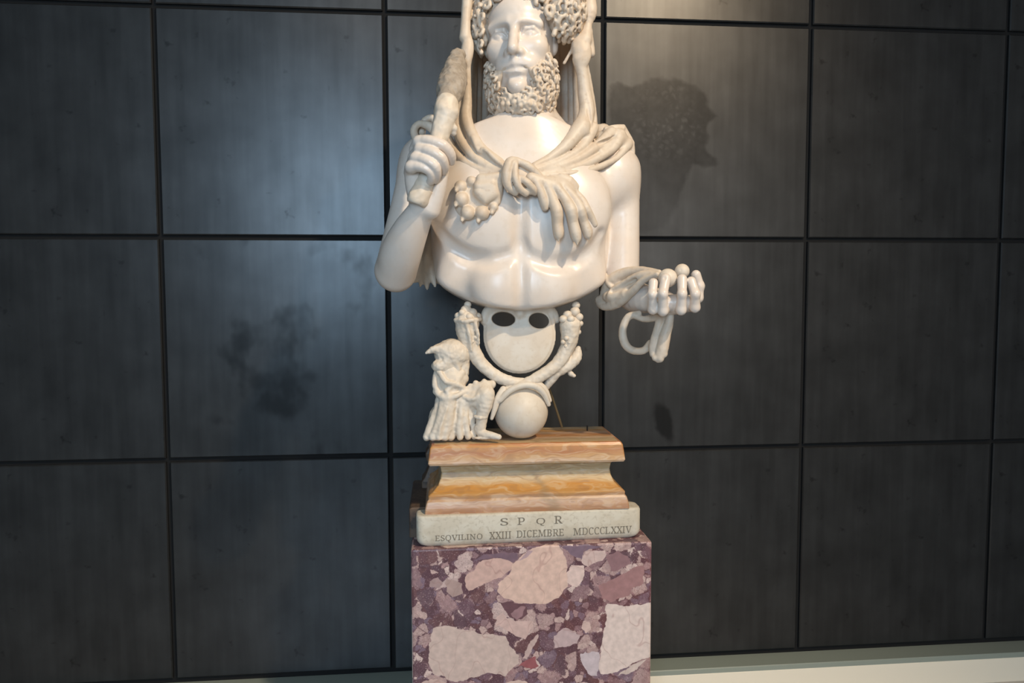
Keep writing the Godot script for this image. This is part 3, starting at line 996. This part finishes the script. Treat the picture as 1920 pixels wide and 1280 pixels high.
# ---------------------------------------------------------------- textures of the stones
func breccia_image() -> ImageTexture:
	var n := 900
	var img := Image.create(n, n, false, Image.FORMAT_RGB8)
	var warp := noise(FastNoiseLite.TYPE_SIMPLEX_SMOOTH, 0.012, 3, 21)
	var fine := noise(FastNoiseLite.TYPE_SIMPLEX_SMOOTH, 0.05, 4, 22)
	var big := noise(FastNoiseLite.TYPE_SIMPLEX_SMOOTH, 0.004, 2, 23)
	var kinds := []
	for q in 2:
		var c := noise(FastNoiseLite.TYPE_CELLULAR, [0.017, 0.04][q], 1, 31 + q)
		c.cellular_jitter = 1.1
		c.domain_warp_enabled = true
		c.domain_warp_amplitude = [26.0, 14.0][q]
		c.domain_warp_fractal_type = FastNoiseLite.DOMAIN_WARP_FRACTAL_PROGRESSIVE
		c.domain_warp_fractal_octaves = 4
		c.domain_warp_fractal_gain = 0.6
		c.domain_warp_frequency = [0.03, 0.06][q]
		c.cellular_return_type = FastNoiseLite.RETURN_CELL_VALUE
		kinds.append(c)
		var e: FastNoiseLite = c.duplicate()
		e.cellular_return_type = FastNoiseLite.RETURN_DISTANCE2_SUB
		kinds.append(e)
	var ground := Color8(92, 60, 66)
	var tones := [Color8(92, 62, 70), Color8(112, 84, 94), Color8(104, 70, 72), Color8(142, 112, 116), Color8(166, 134, 134), Color8(190, 162, 156), Color8(206, 182, 176), Color8(124, 102, 116), Color8(178, 150, 146), Color8(98, 72, 80)]
	for y in n:
		for x in n:
			var w := fine.get_noise_2d(x, y)
			var g := big.get_noise_2d(x, y)
			var c := ground.lightened(0.06 * w + 0.02)
			var e2: float = kinds[3].get_noise_2d(x, y)
			var v2: float = kinds[2].get_noise_2d(x, y)
			if e2 > -0.93 and v2 > -0.75:
				c = tones[int(absf(v2) * 977.0) % 10]
			var e1: float = kinds[1].get_noise_2d(x, y)
			var v1: float = kinds[0].get_noise_2d(x, y)
			if e1 > -0.9 and v1 > -0.4 + g * 0.4:
				c = tones[int(absf(v1) * 1377.0) % 10].lerp(c, 0.15)
			var fl := fine.get_noise_2d(x * 3.1 + 700, y * 3.1)
			c = c.lerp(Color8(222, 204, 200), smoothstep(0.42, 0.52, fl) * 0.7).lerp(Color8(84, 52, 60), smoothstep(0.36, 0.5, -fl) * 0.5)
			c = c.lerp(Color8(122, 62, 62), clampf((x - 640.0) / 700.0 + g, 0, 0.35) * (1.0 - c.r))
			img.set_pixel(x, y, c * (1.0 + 0.09 * w))
	var clasts := [
		[Color8(214, 182, 168), 870, 130, 940, 95, 1140, 85, 1175, 160, 1195, 250, 1195, 390, 1130, 470, 1050, 500, 930, 515, 840, 490, 740, 460, 690, 400, 690, 350, 760, 290, 800, 215],
		[Color8(202, 168, 158), 590, 180, 660, 165, 760, 175, 805, 205, 790, 240, 700, 310, 620, 350, 480, 390, 460, 350, 460, 300, 500, 250],
		[Color8(200, 177, 168), 190, 850, 210, 700, 240, 660, 330, 635, 420, 670, 540, 700, 640, 715, 740, 730, 770, 810, 840, 880, 840, 930, 790, 970, 740, 1030, 620, 1000, 560, 1010, 430, 1060, 330, 1030, 230, 980, 190, 900],
		[Color8(218, 198, 190), 1480, 530, 1640, 550, 1720, 550, 1825, 525, 1825, 940, 1740, 950, 1640, 1000, 1560, 1045, 1440, 1045, 1425, 1000, 1440, 860, 1480, 680, 1475, 580],
		[Color8(158, 118, 118), 1410, 400, 1510, 350, 1640, 290, 1750, 255, 1760, 310, 1740, 400, 1660, 430, 1640, 470, 1510, 520, 1440, 480],
		[Color8(204, 178, 172), 1290, 190, 1320, 150, 1400, 130, 1460, 135, 1480, 170, 1440, 215, 1340, 245, 1290, 220],
		[Color8(216, 190, 182), 1215, 225, 1310, 235, 1310, 330, 1270, 400, 1190, 360, 1185, 310],
		[Color8(142, 108, 112), 1480, 190, 1560, 140, 1640, 180, 1660, 240, 1560, 290, 1500, 280],
		[Color8(106, 74, 80), 710, 490, 780, 480, 890, 510, 910, 580, 850, 610, 780, 600],
		[Color8(152, 118, 122), 790, 570, 850, 520, 890, 530, 860, 590, 820, 610],
		[Color8(202, 172, 165), 670, 590, 720, 560, 760, 610, 850, 620, 940, 640, 940, 680, 900, 760, 820, 740, 760, 700, 680, 650],
		[Color8(190, 166, 166), 1100, 740, 1160, 690, 1240, 720, 1290, 760, 1260, 800, 1180, 840, 1110, 830],
		[Color8(198, 182, 186), 1290, 900, 1340, 880, 1420, 890, 1430, 990, 1420, 1060, 1340, 1040, 1300, 960],
		[Color8(205, 176, 168), 1310, 640, 1350, 660, 1370, 720, 1330, 750, 1300, 700],
		[Color8(182, 154, 158), 860, 160, 900, 110, 940, 110, 910, 150, 820, 190],
		[Color8(124, 102, 116), 1160, 95, 1440, 90, 1300, 150, 1290, 200, 1220, 160],
		[Color8(120, 96, 108), 520, 190, 600, 130, 820, 120, 830, 160, 800, 200, 760, 175, 660, 160, 590, 175],
		[Color8(150, 88, 92), 930, 990, 860, 960, 830, 960, 880, 920, 960, 900, 980, 970],
		[Color8(206, 186, 178), 1560, 1075, 1640, 1010, 1780, 950, 1740, 1000, 1690, 1040],
		[Color8(172, 146, 140), 320, 290, 440, 330, 440, 400, 380, 440, 340, 400, 320, 330],
		[Color8(166, 140, 138), 215, 310, 270, 285, 310, 330, 280, 370, 220, 350],
		[Color8(192, 166, 160), 870, 900, 930, 780, 980, 740, 960, 800, 900, 910],
		[Color8(196, 168, 160), 120, 1060, 220, 1020, 330, 1060, 420, 1090, 420, 1180, 200, 1200, 110, 1150],
		[Color8(206, 178, 168), 700, 1090, 860, 1060, 980, 1130, 960, 1300, 780, 1340, 680, 1240],
		[Color8(196, 170, 166), 1100, 1140, 1330, 1100, 1500, 1180, 1480, 1380, 1240, 1420, 1090, 1300],
		[Color8(204, 182, 172), 260, 1300, 470, 1260, 620, 1400, 560, 1600, 330, 1640, 220, 1480]]
	for c: Array in clasts:
		var poly := PackedVector2Array()
		for i in range(1, c.size(), 2):
			poly.append(Vector2(c[i] * 0.5197 - 41.9, c[i + 1] * 0.5197 - 43.9))
		var r := Rect2(poly[0], Vector2.ZERO)
		for p in poly:
			r = r.expand(p)
		r = r.grow(6)
		for y in range(maxi(int(r.position.y), 0), mini(int(r.end.y), n)):
			for x in range(maxi(int(r.position.x), 0), mini(int(r.end.x), n)):
				var q := Vector2(x + warp.get_noise_2d(x, y) * 10.0 + fine.get_noise_2d(x, y) * 3.0, y + warp.get_noise_2d(x + 500, y) * 10.0)
				if Geometry2D.is_point_in_polygon(q, poly):
					var w := fine.get_noise_2d(x * 0.6, y * 0.6)
					var vein := 1.0 - smoothstep(0.0, 0.03, absf(warp.get_noise_2d(x * 0.45 + 300, y * 0.3 + 90)))
					var tone: Color = c[0] * (1.0 + 0.08 * w)
					img.set_pixel(x, y, tone.lerp(Color8(150, 110, 105), vein * 0.3))
	return texture(img)

func onyx_image() -> ImageTexture:
	var n := 640
	var img := Image.create(n, n, false, Image.FORMAT_RGB8)
	var warp := noise(FastNoiseLite.TYPE_SIMPLEX_SMOOTH, 0.006, 3, 41)
	var fine := noise(FastNoiseLite.TYPE_SIMPLEX_SMOOTH, 0.03, 3, 42)
	var ramp := Gradient.new()
	ramp.offsets = PackedFloat32Array([0, 0.05, 0.12, 0.2, 0.28, 0.34, 0.46, 0.56, 0.66, 0.72, 0.78, 0.84, 0.92, 1.0])
	ramp.colors = PackedColorArray([Color8(198, 128, 82), Color8(206, 150, 92), Color8(186, 122, 78), Color8(212, 166, 116), Color8(222, 192, 168), Color8(186, 160, 122), Color8(200, 176, 138), Color8(218, 192, 152), Color8(208, 146, 72), Color8(202, 152, 92), Color8(184, 140, 104), Color8(214, 182, 158), Color8(200, 158, 130), Color8(172, 122, 88)])
	for y in n:
		for x in n:
			var w := warp.get_noise_2d(x * 1.1, y * 1.1)
			var d := fine.get_noise_2d(x * 0.3, y * 0.8 + w * 60.0)
			var h := clampf(y / float(n) + w * 0.06 + d * 0.012, 0.0, 1.0)
			var band := ramp.sample(h)
			var lines := 0.5 + 0.5 * sin(h * 85.0 + w * 14.0)
			var c := band.lerp(Color8(196, 138, 70), lines * 0.22)
			c = c.lerp(Color8(226, 204, 180), smoothstep(0.05, 0.5, d) * 0.4)
			c = c.lerp(Color8(150, 112, 84), smoothstep(0.1, 0.55, -d) * 0.3)
			var seam := 1.0 - smoothstep(0.0, 26.0, absf(x - 318.0 - (y - 200.0) * 0.22 + w * 40.0))
			c = c.lerp(Color8(150, 128, 100), seam * 0.45 * smoothstep(0.2, 0.6, y / float(n)))
			img.set_pixel(x, y, c.darkened(0.07))
	return texture(img)

# dark burnished steel; 1 adds the wiped smear with streaks, 2 adds blotches
func steel_image(kind: int) -> ImageTexture:
	var n := 512
	var img := Image.create(n, n, false, Image.FORMAT_RGB8)
	var cloud := noise(FastNoiseLite.TYPE_SIMPLEX_SMOOTH, 0.008, 4, 51 + kind)
	var streak := noise(FastNoiseLite.TYPE_SIMPLEX_SMOOTH, 0.02, 3, 61 + kind)
	var curly := noise(FastNoiseLite.TYPE_CELLULAR, 0.06, 1, 71)
	curly.domain_warp_enabled = true
	curly.domain_warp_amplitude = 20.0
	curly.cellular_return_type = FastNoiseLite.RETURN_DISTANCE2_SUB
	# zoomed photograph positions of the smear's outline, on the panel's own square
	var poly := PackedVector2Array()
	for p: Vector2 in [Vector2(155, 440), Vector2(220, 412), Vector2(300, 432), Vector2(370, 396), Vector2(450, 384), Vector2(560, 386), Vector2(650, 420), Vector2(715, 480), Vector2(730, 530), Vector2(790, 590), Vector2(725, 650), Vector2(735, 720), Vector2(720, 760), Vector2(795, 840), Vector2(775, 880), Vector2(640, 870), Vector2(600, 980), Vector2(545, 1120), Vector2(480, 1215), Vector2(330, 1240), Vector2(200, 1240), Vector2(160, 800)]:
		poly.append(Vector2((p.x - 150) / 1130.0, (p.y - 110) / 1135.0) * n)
	for y in n:
		for x in n:
			var v := 0.235 + cloud.get_noise_2d(x, y) * 0.03 + streak.get_noise_2d(x * 1.6, y * 0.12) * 0.025
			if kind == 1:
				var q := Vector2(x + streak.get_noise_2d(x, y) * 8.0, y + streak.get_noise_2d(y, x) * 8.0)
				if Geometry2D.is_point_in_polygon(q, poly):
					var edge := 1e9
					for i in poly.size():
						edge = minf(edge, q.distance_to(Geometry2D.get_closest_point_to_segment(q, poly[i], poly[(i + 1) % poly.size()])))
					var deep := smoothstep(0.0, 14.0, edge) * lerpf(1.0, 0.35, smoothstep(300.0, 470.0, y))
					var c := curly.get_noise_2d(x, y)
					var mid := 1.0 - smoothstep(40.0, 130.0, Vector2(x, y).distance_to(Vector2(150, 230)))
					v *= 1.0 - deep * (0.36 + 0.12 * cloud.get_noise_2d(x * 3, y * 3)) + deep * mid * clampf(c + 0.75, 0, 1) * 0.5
			elif kind == 2:
				var b := cloud.get_noise_2d(x * 0.9 + 90, y * 0.7)
				var m := exp(-Vector2((x - 230) / 120.0, (y - 340) / 110.0).length_squared())
				v *= 1.0 - smoothstep(0.0, 0.7, b + m * 0.6 - 0.2) * 0.45
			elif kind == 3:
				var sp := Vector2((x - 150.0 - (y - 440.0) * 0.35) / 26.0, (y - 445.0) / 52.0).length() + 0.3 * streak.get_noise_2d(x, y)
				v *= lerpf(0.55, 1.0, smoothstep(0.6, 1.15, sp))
			else:
				var b := cloud.get_noise_2d(x * 2.4 + 90, y * 2.4)
				v *= 1.0 - smoothstep(0.45, 0.8, b) * 0.3
			img.set_pixel(x, y, Color(v * 0.985, v, v * 1.015))
	return texture(img)


func _ready() -> void:
	# ---- camera
	var cam := Camera3D.new()
	cam.name = "camera"
	cam.fov = rad_to_deg(2.0 * atan(640.0 / FOCAL))
	cam.near = 0.05
	cam.far = 60.0
	cam.transform = Transform3D(cam_basis, CAM)
	add_child(cam, true)
	cam.current = true
	# ---- sky and exposure (the room is closed; the sky is only seen by its windows)
	var we := WorldEnvironment.new()
	we.name = "environment"
	var env := Environment.new()
	env.background_mode = Environment.BG_COLOR
	env.background_color = Color(0.6, 0.7, 0.85)
	env.tonemap_mode = Environment.TONE_MAPPER_LINEAR
	env.tonemap_exposure = 1.0
	env.sdfgi_enabled = true
	env.ssao_enabled = true
	env.ssil_enabled = true
	we.environment = env
	add_child(we, true)
	# ---- lights: window behind the camera on the left, warm ceiling spots
	window_light("window_1", Vector3(-1.2, 2.75, 6.9), Vector2(1.3, 2.1), Color(0.76, 0.89, 1.0), 21.0)
	window_light("window_2", Vector3(2.6, 2.5, 6.9), Vector2(1.8, 2.6), Color(1.0, 0.97, 0.93), 6.0)
	spot_lamp(Vector3(1.9, 4.6, 2.8), Vector3(0.2, 1.6, 0.1), Color(1.0, 0.92, 0.80), 12.8, 32.0, "black ceiling spotlight to the right of the viewer, its warm lens aglow")
	spot_lamp(Vector3(-0.7, 4.3, 3.2), Vector3(0.2, 1.6, 0.1), Color(1.0, 0.95, 0.89), 0.9, 30.0, "black ceiling spotlight almost overhead of the viewer, its white lens aglow")
	spot_lamp(Vector3(2.1, 4.4, 3.6), Vector3(0.5, 1.2, -0.2), Color(1.0, 0.84, 0.64), 3.4, 40.0, "black ceiling spotlight behind the viewer's right shoulder, a wide warm beam")

	var steel := [flat(Color.WHITE, 0.31, 0.55), flat(Color.WHITE, 0.36, 0.55), flat(Color.WHITE, 0.31, 0.55), flat(Color.WHITE, 0.31, 0.55)]
	for i in 4:
		steel[i].albedo_texture = steel_image(i)
		steel[i].normal_enabled = false
	build_room(steel)
	build_pedestal()
	build_sculpture()


func window_light(called: String, where: Vector3, size: Vector2, tint: Color, power: float) -> void:
	var pane := flat(Color(0.1, 0.1, 0.1), 0.3)
	pane.emission_enabled = true
	pane.emission = tint
	pane.emission_energy_multiplier = 0.3
	var frame := struct(called, box(size.x + 0.16, size.y + 0.16, 0.06), flat(Color(0.5, 0.5, 0.5), 0.5), where + Vector3(0, 0, 0.02))
	part("pane", box(size.x, size.y, 0.02), pane, frame, Vector3(0, 0, -0.035))
	var a := AreaLight3D.new()
	a.name = "daylight"
	a.area_size = size
	a.light_color = tint
	a.light_energy = power
	a.area_range = 20.0
	a.shadow_enabled = true
	a.position = where + Vector3(0, 0, -0.05)
	a.rotation.y = 0.0
	add_child(a, true)

func spot_lamp(where: Vector3, towards: Vector3, tint: Color, power: float, angle: float, label: String) -> void:
	var t := thing("spotlight", label, "lamp", where)
	var can := CylinderMesh.new()
	can.top_radius = 0.06
	can.bottom_radius = 0.06
	can.height = 0.2
	var glow := flat(Color(0.2, 0.2, 0.2), 0.4)
	glow.emission_enabled = true
	glow.emission = tint
	glow.emission_energy_multiplier = 3.0
	var lens := CylinderMesh.new()
	lens.top_radius = 0.05
	lens.bottom_radius = 0.05
	lens.height = 0.01
	var head := part("lamp_head", can, flat(Color(0.03, 0.03, 0.03), 0.5), t)
	head.look_at_from_position(where, towards)
	head.position = Vector3.ZERO
	head.rotate_object_local(Vector3.RIGHT, PI / 2)
	part("lens", lens, glow, head, Vector3(0, 0.105 if (head.basis * Vector3.UP).dot(towards - where) > 0 else -0.105, 0))
	var rod := CylinderMesh.new()
	rod.top_radius = 0.012
	rod.bottom_radius = 0.012
	rod.height = 4.8 - where.y
	part("rod", rod, flat(Color(0.03, 0.03, 0.03), 0.5), t, Vector3(0, (4.8 - where.y) / 2, 0))
	var l := SpotLight3D.new()
	l.name = "spot_light"
	l.light_color = tint
	l.light_energy = power
	l.light_size = 0.06
	l.spot_angle = angle
	l.spot_range = 20.0
	l.spot_attenuation = 2.0
	l.shadow_enabled = true
	add_child(l, true)
	l.look_at_from_position(where + (towards - where).normalized() * 0.13, towards)

func build_room(steel: Array) -> void:
	var wz := -0.8
	var plaster := flat(Color8(150, 146, 140), 0.8)
	struct("floor", box(10.4, 0.2, 8.4), flat(Color8(200, 194, 186), 0.3), Vector3(0, -0.1, 3.1))
	struct("ceiling", box(10.4, 0.2, 8.4), plaster, Vector3(0, 4.9, 3.1))
	struct("wall_left", box(0.2, 5.0, 8.4), plaster, Vector3(-5.1, 2.4, 3.1))
	struct("wall_right", box(0.2, 5.0, 8.4), plaster, Vector3(5.1, 2.4, 3.1))
	struct("wall_front", box(10.4, 5.0, 0.2), plaster, Vector3(0, 2.4, 7.1))
	var wall := struct("wall_back", box(10.4, 5.0, 0.2), flat(Color8(12, 12, 13), 0.9), Vector3(0, 2.4, wz - 0.115))
	# steel panels with open joints
	var xs := [-4.317, -3.493, -2.669, -1.845, -1.0225, -0.2005, 0.622, 1.4445, 2.267, 3.0895, 3.912, 4.7345]
	var ys := [0.135, 0.982, 1.81, 2.636, 3.462, 4.288, 4.8]
	var gap := 0.0075
	for r in ys.size() - 1:
		for c in xs.size() - 1:
			var w: float = xs[c + 1] - xs[c] - gap * 2
			var h: float = ys[r + 1] - ys[r] - gap * 2
			var kind := 0
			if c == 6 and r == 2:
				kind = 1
			elif c == 4 and r == 1:
				kind = 2
			elif c == 6 and r == 1:
				kind = 3
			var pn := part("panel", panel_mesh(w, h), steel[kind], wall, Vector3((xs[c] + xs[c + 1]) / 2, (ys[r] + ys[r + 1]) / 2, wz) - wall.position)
			pn.rotation.y = deg_to_rad(1.1 if c == 5 and r < 2 else 0.0)      # not hung quite true
	var base := struct("baseboard_back", loft([Vector3(5.0, 0.05, 0.0), Vector3(5.0, 0.05, 0.098), Vector3(4.997, 0.047, 0.101)], 0.003, 1.0, false, 2), flat(Color8(250, 240, 220), 0.5), Vector3(0, 0, wz + 0.035))
	part("ledge", loft([Vector3(5.0, 0.05, 0.101), Vector3(5.0, 0.05, 0.118), Vector3(4.997, 0.047, 0.121)], 0.003, 1.0, false, 2), flat(Color8(150, 158, 148), 0.4), base)

func panel_mesh(w: float, h: float) -> ArrayMesh:
	var st := SurfaceTool.new()
	st.begin(Mesh.PRIMITIVE_TRIANGLES)
	st.set_smooth_group(-1)
	var b := 0.004
	var x := w / 2
	var y := h / 2
	var front := [Vector3(-x + b, -y + b, 0), Vector3(x - b, -y + b, 0), Vector3(x - b, y - b, 0), Vector3(-x + b, y - b, 0)]
	var rim := [Vector3(-x, -y, -b), Vector3(x, -y, -b), Vector3(x, y, -b), Vector3(-x, y, -b)]
	var back := [Vector3(-x, -y, -0.014), Vector3(x, -y, -0.014), Vector3(x, y, -0.014), Vector3(-x, y, -0.014)]
	var quads := [[front[0], front[1], front[2], front[3]]]
	for i in 4:
		var j := (i + 1) % 4
		quads.append([rim[i], rim[j], front[j], front[i]])
		quads.append([back[i], back[j], rim[j], rim[i]])
	for q: Array in quads:
		for k in [0, 2, 1, 0, 3, 2]:
			var p: Vector3 = q[k]
			st.set_uv(Vector2(p.x / w + 0.5, 0.5 - p.y / h))
			st.add_vertex(p)
	st.generate_normals()
	return st.commit()

func build_pedestal() -> void:
	# heights and depths, read at the front faces
	var zf := 122.0
	var top := at(1000, 1023, zf).y
	var left := at(771, 1100, zf).x
	var right := at(1222, 1100, zf).x
	var hw := (right - left) / 2
	var front := zf * UNIT
	var depth := 0.25
	var breccia := stone(breccia_image(), 0.32, 0.0)
	breccia.uv1_scale = Vector3(1.0 / (2 * hw), 1.0 / (2 * hw), 1)
	breccia.uv1_offset = Vector3(0.5, top / (2 * hw), 0)
	var ped := thing("pedestal", "tall rectangular pedestal of purple, pink and white breccia marble under the inscribed slab", "pedestal", Vector3((left + right) / 2, 0, front - depth))
	part("block", loft([Vector3(hw, depth, 0.0), Vector3(hw, depth, top - 0.005), Vector3(hw - 0.0015, depth - 0.0015, top - 0.0012), Vector3(hw - 0.005, depth - 0.005, top)], 0.006, 1.0, false, 2), breccia, ped)
	# inscribed slab, turned by two degrees
	var slab_bottom := top
	var slab_z := 106.0
	var slab_top := at(995, 960, slab_z).y
	var sl := at(780, 995, slab_z).x
	var sr := at(1204, 985, slab_z).x
	var shw := (sr - sl) / 2
	var sh := slab_top - slab_bottom
	var sd := 0.035
	var limestone := stone(marble_image(Color8(204, 197, 182), Color8(194, 184, 166), Color8(172, 162, 144), 81), 0.6, 4.0)
	var slab := thing("inscribed_slab", "pale grey limestone slab with S P Q R and a date carved, on the breccia pedestal", "plaque", Vector3((sl + sr) / 2, slab_bottom, slab_z * UNIT - sd))
	slab.rotation.y = deg_to_rad(1.8)
	part("slab", loft([Vector3(shw - 0.02, sd - 0.008, 0), Vector3(shw - 0.008, sd - 0.003, 0.005), Vector3(shw - 0.002, sd - 0.0005, 0.013), Vector3(shw, sd, 0.022), Vector3(shw, sd, sh - 0.006), Vector3(shw - 0.002, sd - 0.002, sh - 0.001), Vector3(shw - 0.006, sd - 0.006, sh)], 0.018, 1.0, true), limestone, slab)
	var ink := flat(Color8(122, 113, 99), 0.9)
	letters(slab, "S", 945, 978, 15, 14, ink, sd)
	letters(slab, "P", 977, 977, 14, 14, ink, sd)
	letters(slab, "Q", 1014, 977, 17, 15, ink, sd)
	letters(slab, "R", 1047, 975, 16, 15, ink, sd)
	letters(slab, "ESQVILINO", 860, 1006, 90, 14, ink, sd)
	letters(slab, "XXIII", 938, 1003, 42, 14, ink, sd)
	letters(slab, "DICEMBRE", 1013, 1000, 92, 14, ink, sd)
	letters(slab, "MDCCCLXXIV", 1131, 996, 116, 14, ink, sd)
	# moulded onyx plinth
	var zp := 95.0
	var y0 := slab_top
	var y1 := at(990, 832, zp).y
	plinth_top = y1
	var yy := func(py: float) -> float: return lerpf(y1, y0, (py - 832.0) / (962.0 - 832.0))
	var px := size_at(1.0, zp)
	var prof := [[197, 962], [196, 952], [193, 940], [190, 936], [190, 930], [187, 927], [181, 923], [172, 914], [167, 902], [165, 890], [167, 878], [171, 874], [188, 871], [190, 867], [188, 852], [186, 838], [183, 833], [178, 832]]
	var rings := []
	for p: Array in prof:
		var h: float = yy.call(float(p[1]))
		rings.append(Vector3(p[0] * px, 0.125 + (p[0] - 190.0) * px, h - y0))
	var onyx := stone(onyx_image(), 0.34, 0.0)
	var ph: float = y1 - y0
	onyx.uv1_scale = Vector3(1.0 / (400.0 * px), 1.0 / ph, 1)
	onyx.uv1_offset = Vector3(0.5, 1.0, 0)
	var plinth := thing("plinth", "moulded orange and cream banded onyx base with a waisted profile, under the marble figures", "plinth", Vector3(at(990, 900, zp).x, y0, zp * UNIT - 0.125))
	part("moulding", loft(rings, 0.004, 1.0, false, 3), onyx, plinth)
	var pin := CylinderMesh.new()
	pin.top_radius = 0.002
	pin.bottom_radius = 0.002
	pin.height = 0.016
	part("iron_pin", pin, flat(Color8(40, 36, 32), 0.6, 0.5), plinth, at(1101, 806, -20) * Vector3(1, 0, 1) + Vector3(0, y1 + 0.007, 0) - plinth.position)
	# the darker stone behind it, standing out at the left
	var brown := stone(marble_image(Color8(92, 74, 60), Color8(70, 56, 48), Color8(40, 34, 30), 91), 0.55, 4.0)
	var rear := thing("backing_stone", "dark brown moulded stone behind the onyx base and slab, jutting out at the left", "stone", Vector3(at(973, 990, 0).x, top, -0.07))
	var rb := sh - 0.001
	part("block", loft([Vector3(size_at(206, 0), 0.15, 0), Vector3(size_at(206, 0), 0.15, rb - 0.004), Vector3(size_at(203, 0), 0.147, rb)], 0.004, 1.0), brown, rear)
	var rr := []
	for p: Array in [[92, 0.0], [92, 0.018], [86, 0.03], [80, 0.05], [76, 0.065], [82, 0.08], [84, 0.1], [78, 0.115], [70, 0.12]]:
		rr.append(Vector3(p[0] * UNIT, 0.045 + (p[0] - 92.0) * UNIT * 0.5, rb + p[1]))
	part("moulding", loft(rr, 0.004, 1.0), brown, rear, Vector3(at(876, 920, -112).x - rear.position.x, 0, -0.098))

func letters(slab: Node3D, text: String, px: float, py: float, wide: float, high: float, mat: Material, sd: float) -> void:
	var m := TextMesh.new()
	var f := SystemFont.new()
	f.font_names = PackedStringArray(["Droid Serif"])
	m.font = f
	m.text = text
	m.font_size = 32
	m.pixel_size = 0.001
	m.depth = 0.0012
	var b := m.get_aabb().size
	var o := part("inscription", m, mat, slab)
	var p := slab.transform.affine_inverse() * at(px, py, 106)
	o.position = Vector3(p.x, p.y, sd + 0.0001)
	o.scale = Vector3(size_at(wide, 106) / b.x, size_at(high, 106) / b.y, 1)

func build_sculpture() -> void:
	var polished := stone(marble_image(Color8(224, 213, 203), Color8(222, 207, 193), Color8(216, 203, 190), 101), 0.32, 2.0)
	var aged := stone(marble_image(Color8(213, 199, 182), Color8(206, 187, 166), Color8(194, 174, 152), 111), 0.5, 3.0)
	var pale := stone(marble_image(Color8(220, 209, 194), Color8(214, 199, 180), Color8(206, 190, 170), 121), 0.5, 3.0)
	var grey := stone(marble_image(Color8(168, 156, 142), Color8(150, 136, 120), Color8(122, 110, 98), 131), 0.6, 5.0)

	var body := [make_torso(), make_head(), make_fist(), make_open_hand()]
	var beard := make_beard()
	var hair := make_hair()
	var skin := [make_skin(), make_straps()]
	var paw := make_paw()
	var claw := make_claw()
	var low := make_club_low()
	var high := make_club_top()
	var apples := [make_apple(1252, 521, 168, 18), make_apple(1279, 508, 160, 14)]
	var shield := make_shield()
	var horns := [make_horn(false), make_horn(true)]
	var ball_mesh := SphereMesh.new()
	ball_mesh.radius = 1.0
	ball_mesh.height = 2.0
	ball_mesh.radial_segments = 20
	ball_mesh.rings = 10
	var globe := make_globe()
	var band := make_band()
	var kneeler := make_kneeler()
	var khead := make_kneeler_head()
	jobs.sort_custom(func(a: Sculpt, b: Sculpt) -> bool: return a.typ.size() > b.typ.size())
	var task := WorkerThreadPool.add_group_task(func(i: int) -> void: jobs[i].compute(), jobs.size(), 4, true)
	WorkerThreadPool.wait_for_group_task_completion(task)

	var base := at(975, 582, 20)
	var bust := thing("marble_bust", "large white marble bust of a bearded man in a lion skin, holding a club", "bust", base)
	part("body", mesh_of(body, base), polished, bust).set_meta("label", "bare polished torso, arms, hands and face of the marble man")
	part("hair", mesh_of([hair], base), aged, bust).set_meta("label", "thick drilled curls of hair")
	part("beard", mesh_of([beard], base), aged, bust).set_meta("label", "short curly carved beard and moustache")
	var pelt := part("lion_skin", mesh_of(skin, base), aged, bust)
	pelt.set_meta("label", "lion skin worn as a hood and knotted cloak")
	part("paw", mesh_of([paw], base), aged, pelt).set_meta("label", "paw with rounded pads showing")
	part("paw", mesh_of([claw], base), aged, pelt).set_meta("label", "paw with long toes hanging down")
	var club := part("club", mesh_of([low], base), pale, bust)
	club.set_meta("label", "pale club handle gripped in the fist")
	part("club_head", mesh_of([high], base), grey, club).set_meta("label", "darker knotty upper end of the club")
	for a in apples:
		part("apple", mesh_of([a], base), pale, bust)

	base = at(977, 826, 41)
	var sup := thing("carved_support", "marble shield with two oval holes between two horns of plenty, above a globe", "sculpture", base)
	part("shield", mesh_of([shield], base), pale, sup)
	for i in 2:
		var h := part("cornucopia", mesh_of([horns[i]], base), pale, sup)
		for c: Vector4 in fruit_spots(i == 1):
			var fr := part("fruit", ball_mesh, pale, h, at(c.x, c.y, c.z) - base)
			fr.scale = Vector3(1, 0.94, 1) * size_at(c.w, c.z)
	var g := part("globe", mesh_of([globe], base), pale, sup)
	part("band", mesh_of([band], base), pale, g)
	var iron := flat(Color8(120, 108, 82), 0.5, 0.5)
	var r0 := at(1028, 728, 8)
	var r1 := at(1054, 806, -20)
	var rod := CylinderMesh.new()
	rod.top_radius = 0.003
	rod.bottom_radius = 0.0035
	rod.height = r0.distance_to(r1)
	var rod_part := part("iron_rod", rod, iron, sup)
	var up := (r0 - r1).normalized()
	var sx := up.cross(Vector3.BACK).normalized()
	rod_part.transform = Transform3D(Basis(sx, up, sx.cross(up)), (r0 + r1) / 2 - base)

	rest(sup, g)
	base = at(850, 828, 60)
	var fig := thing("kneeling_figure", "small broken marble figure in a long pleated skirt, kneeling left of the globe", "statuette", base)
	part("body", mesh_of([kneeler], base), pale, fig)
	part("head", mesh_of([khead], base), pale, fig).set_meta("label", "broken head with a pointed crest")
	rest(fig, fig.get_node("body"))

# lowers or lifts a thing by a hair so that this part of it stands on the plinth
func rest(o: Node3D, foot: MeshInstance3D) -> void:
	o.position.y += plinth_top + 0.0003 - (o.position.y + foot.position.y + foot.mesh.get_aabb().position.y)
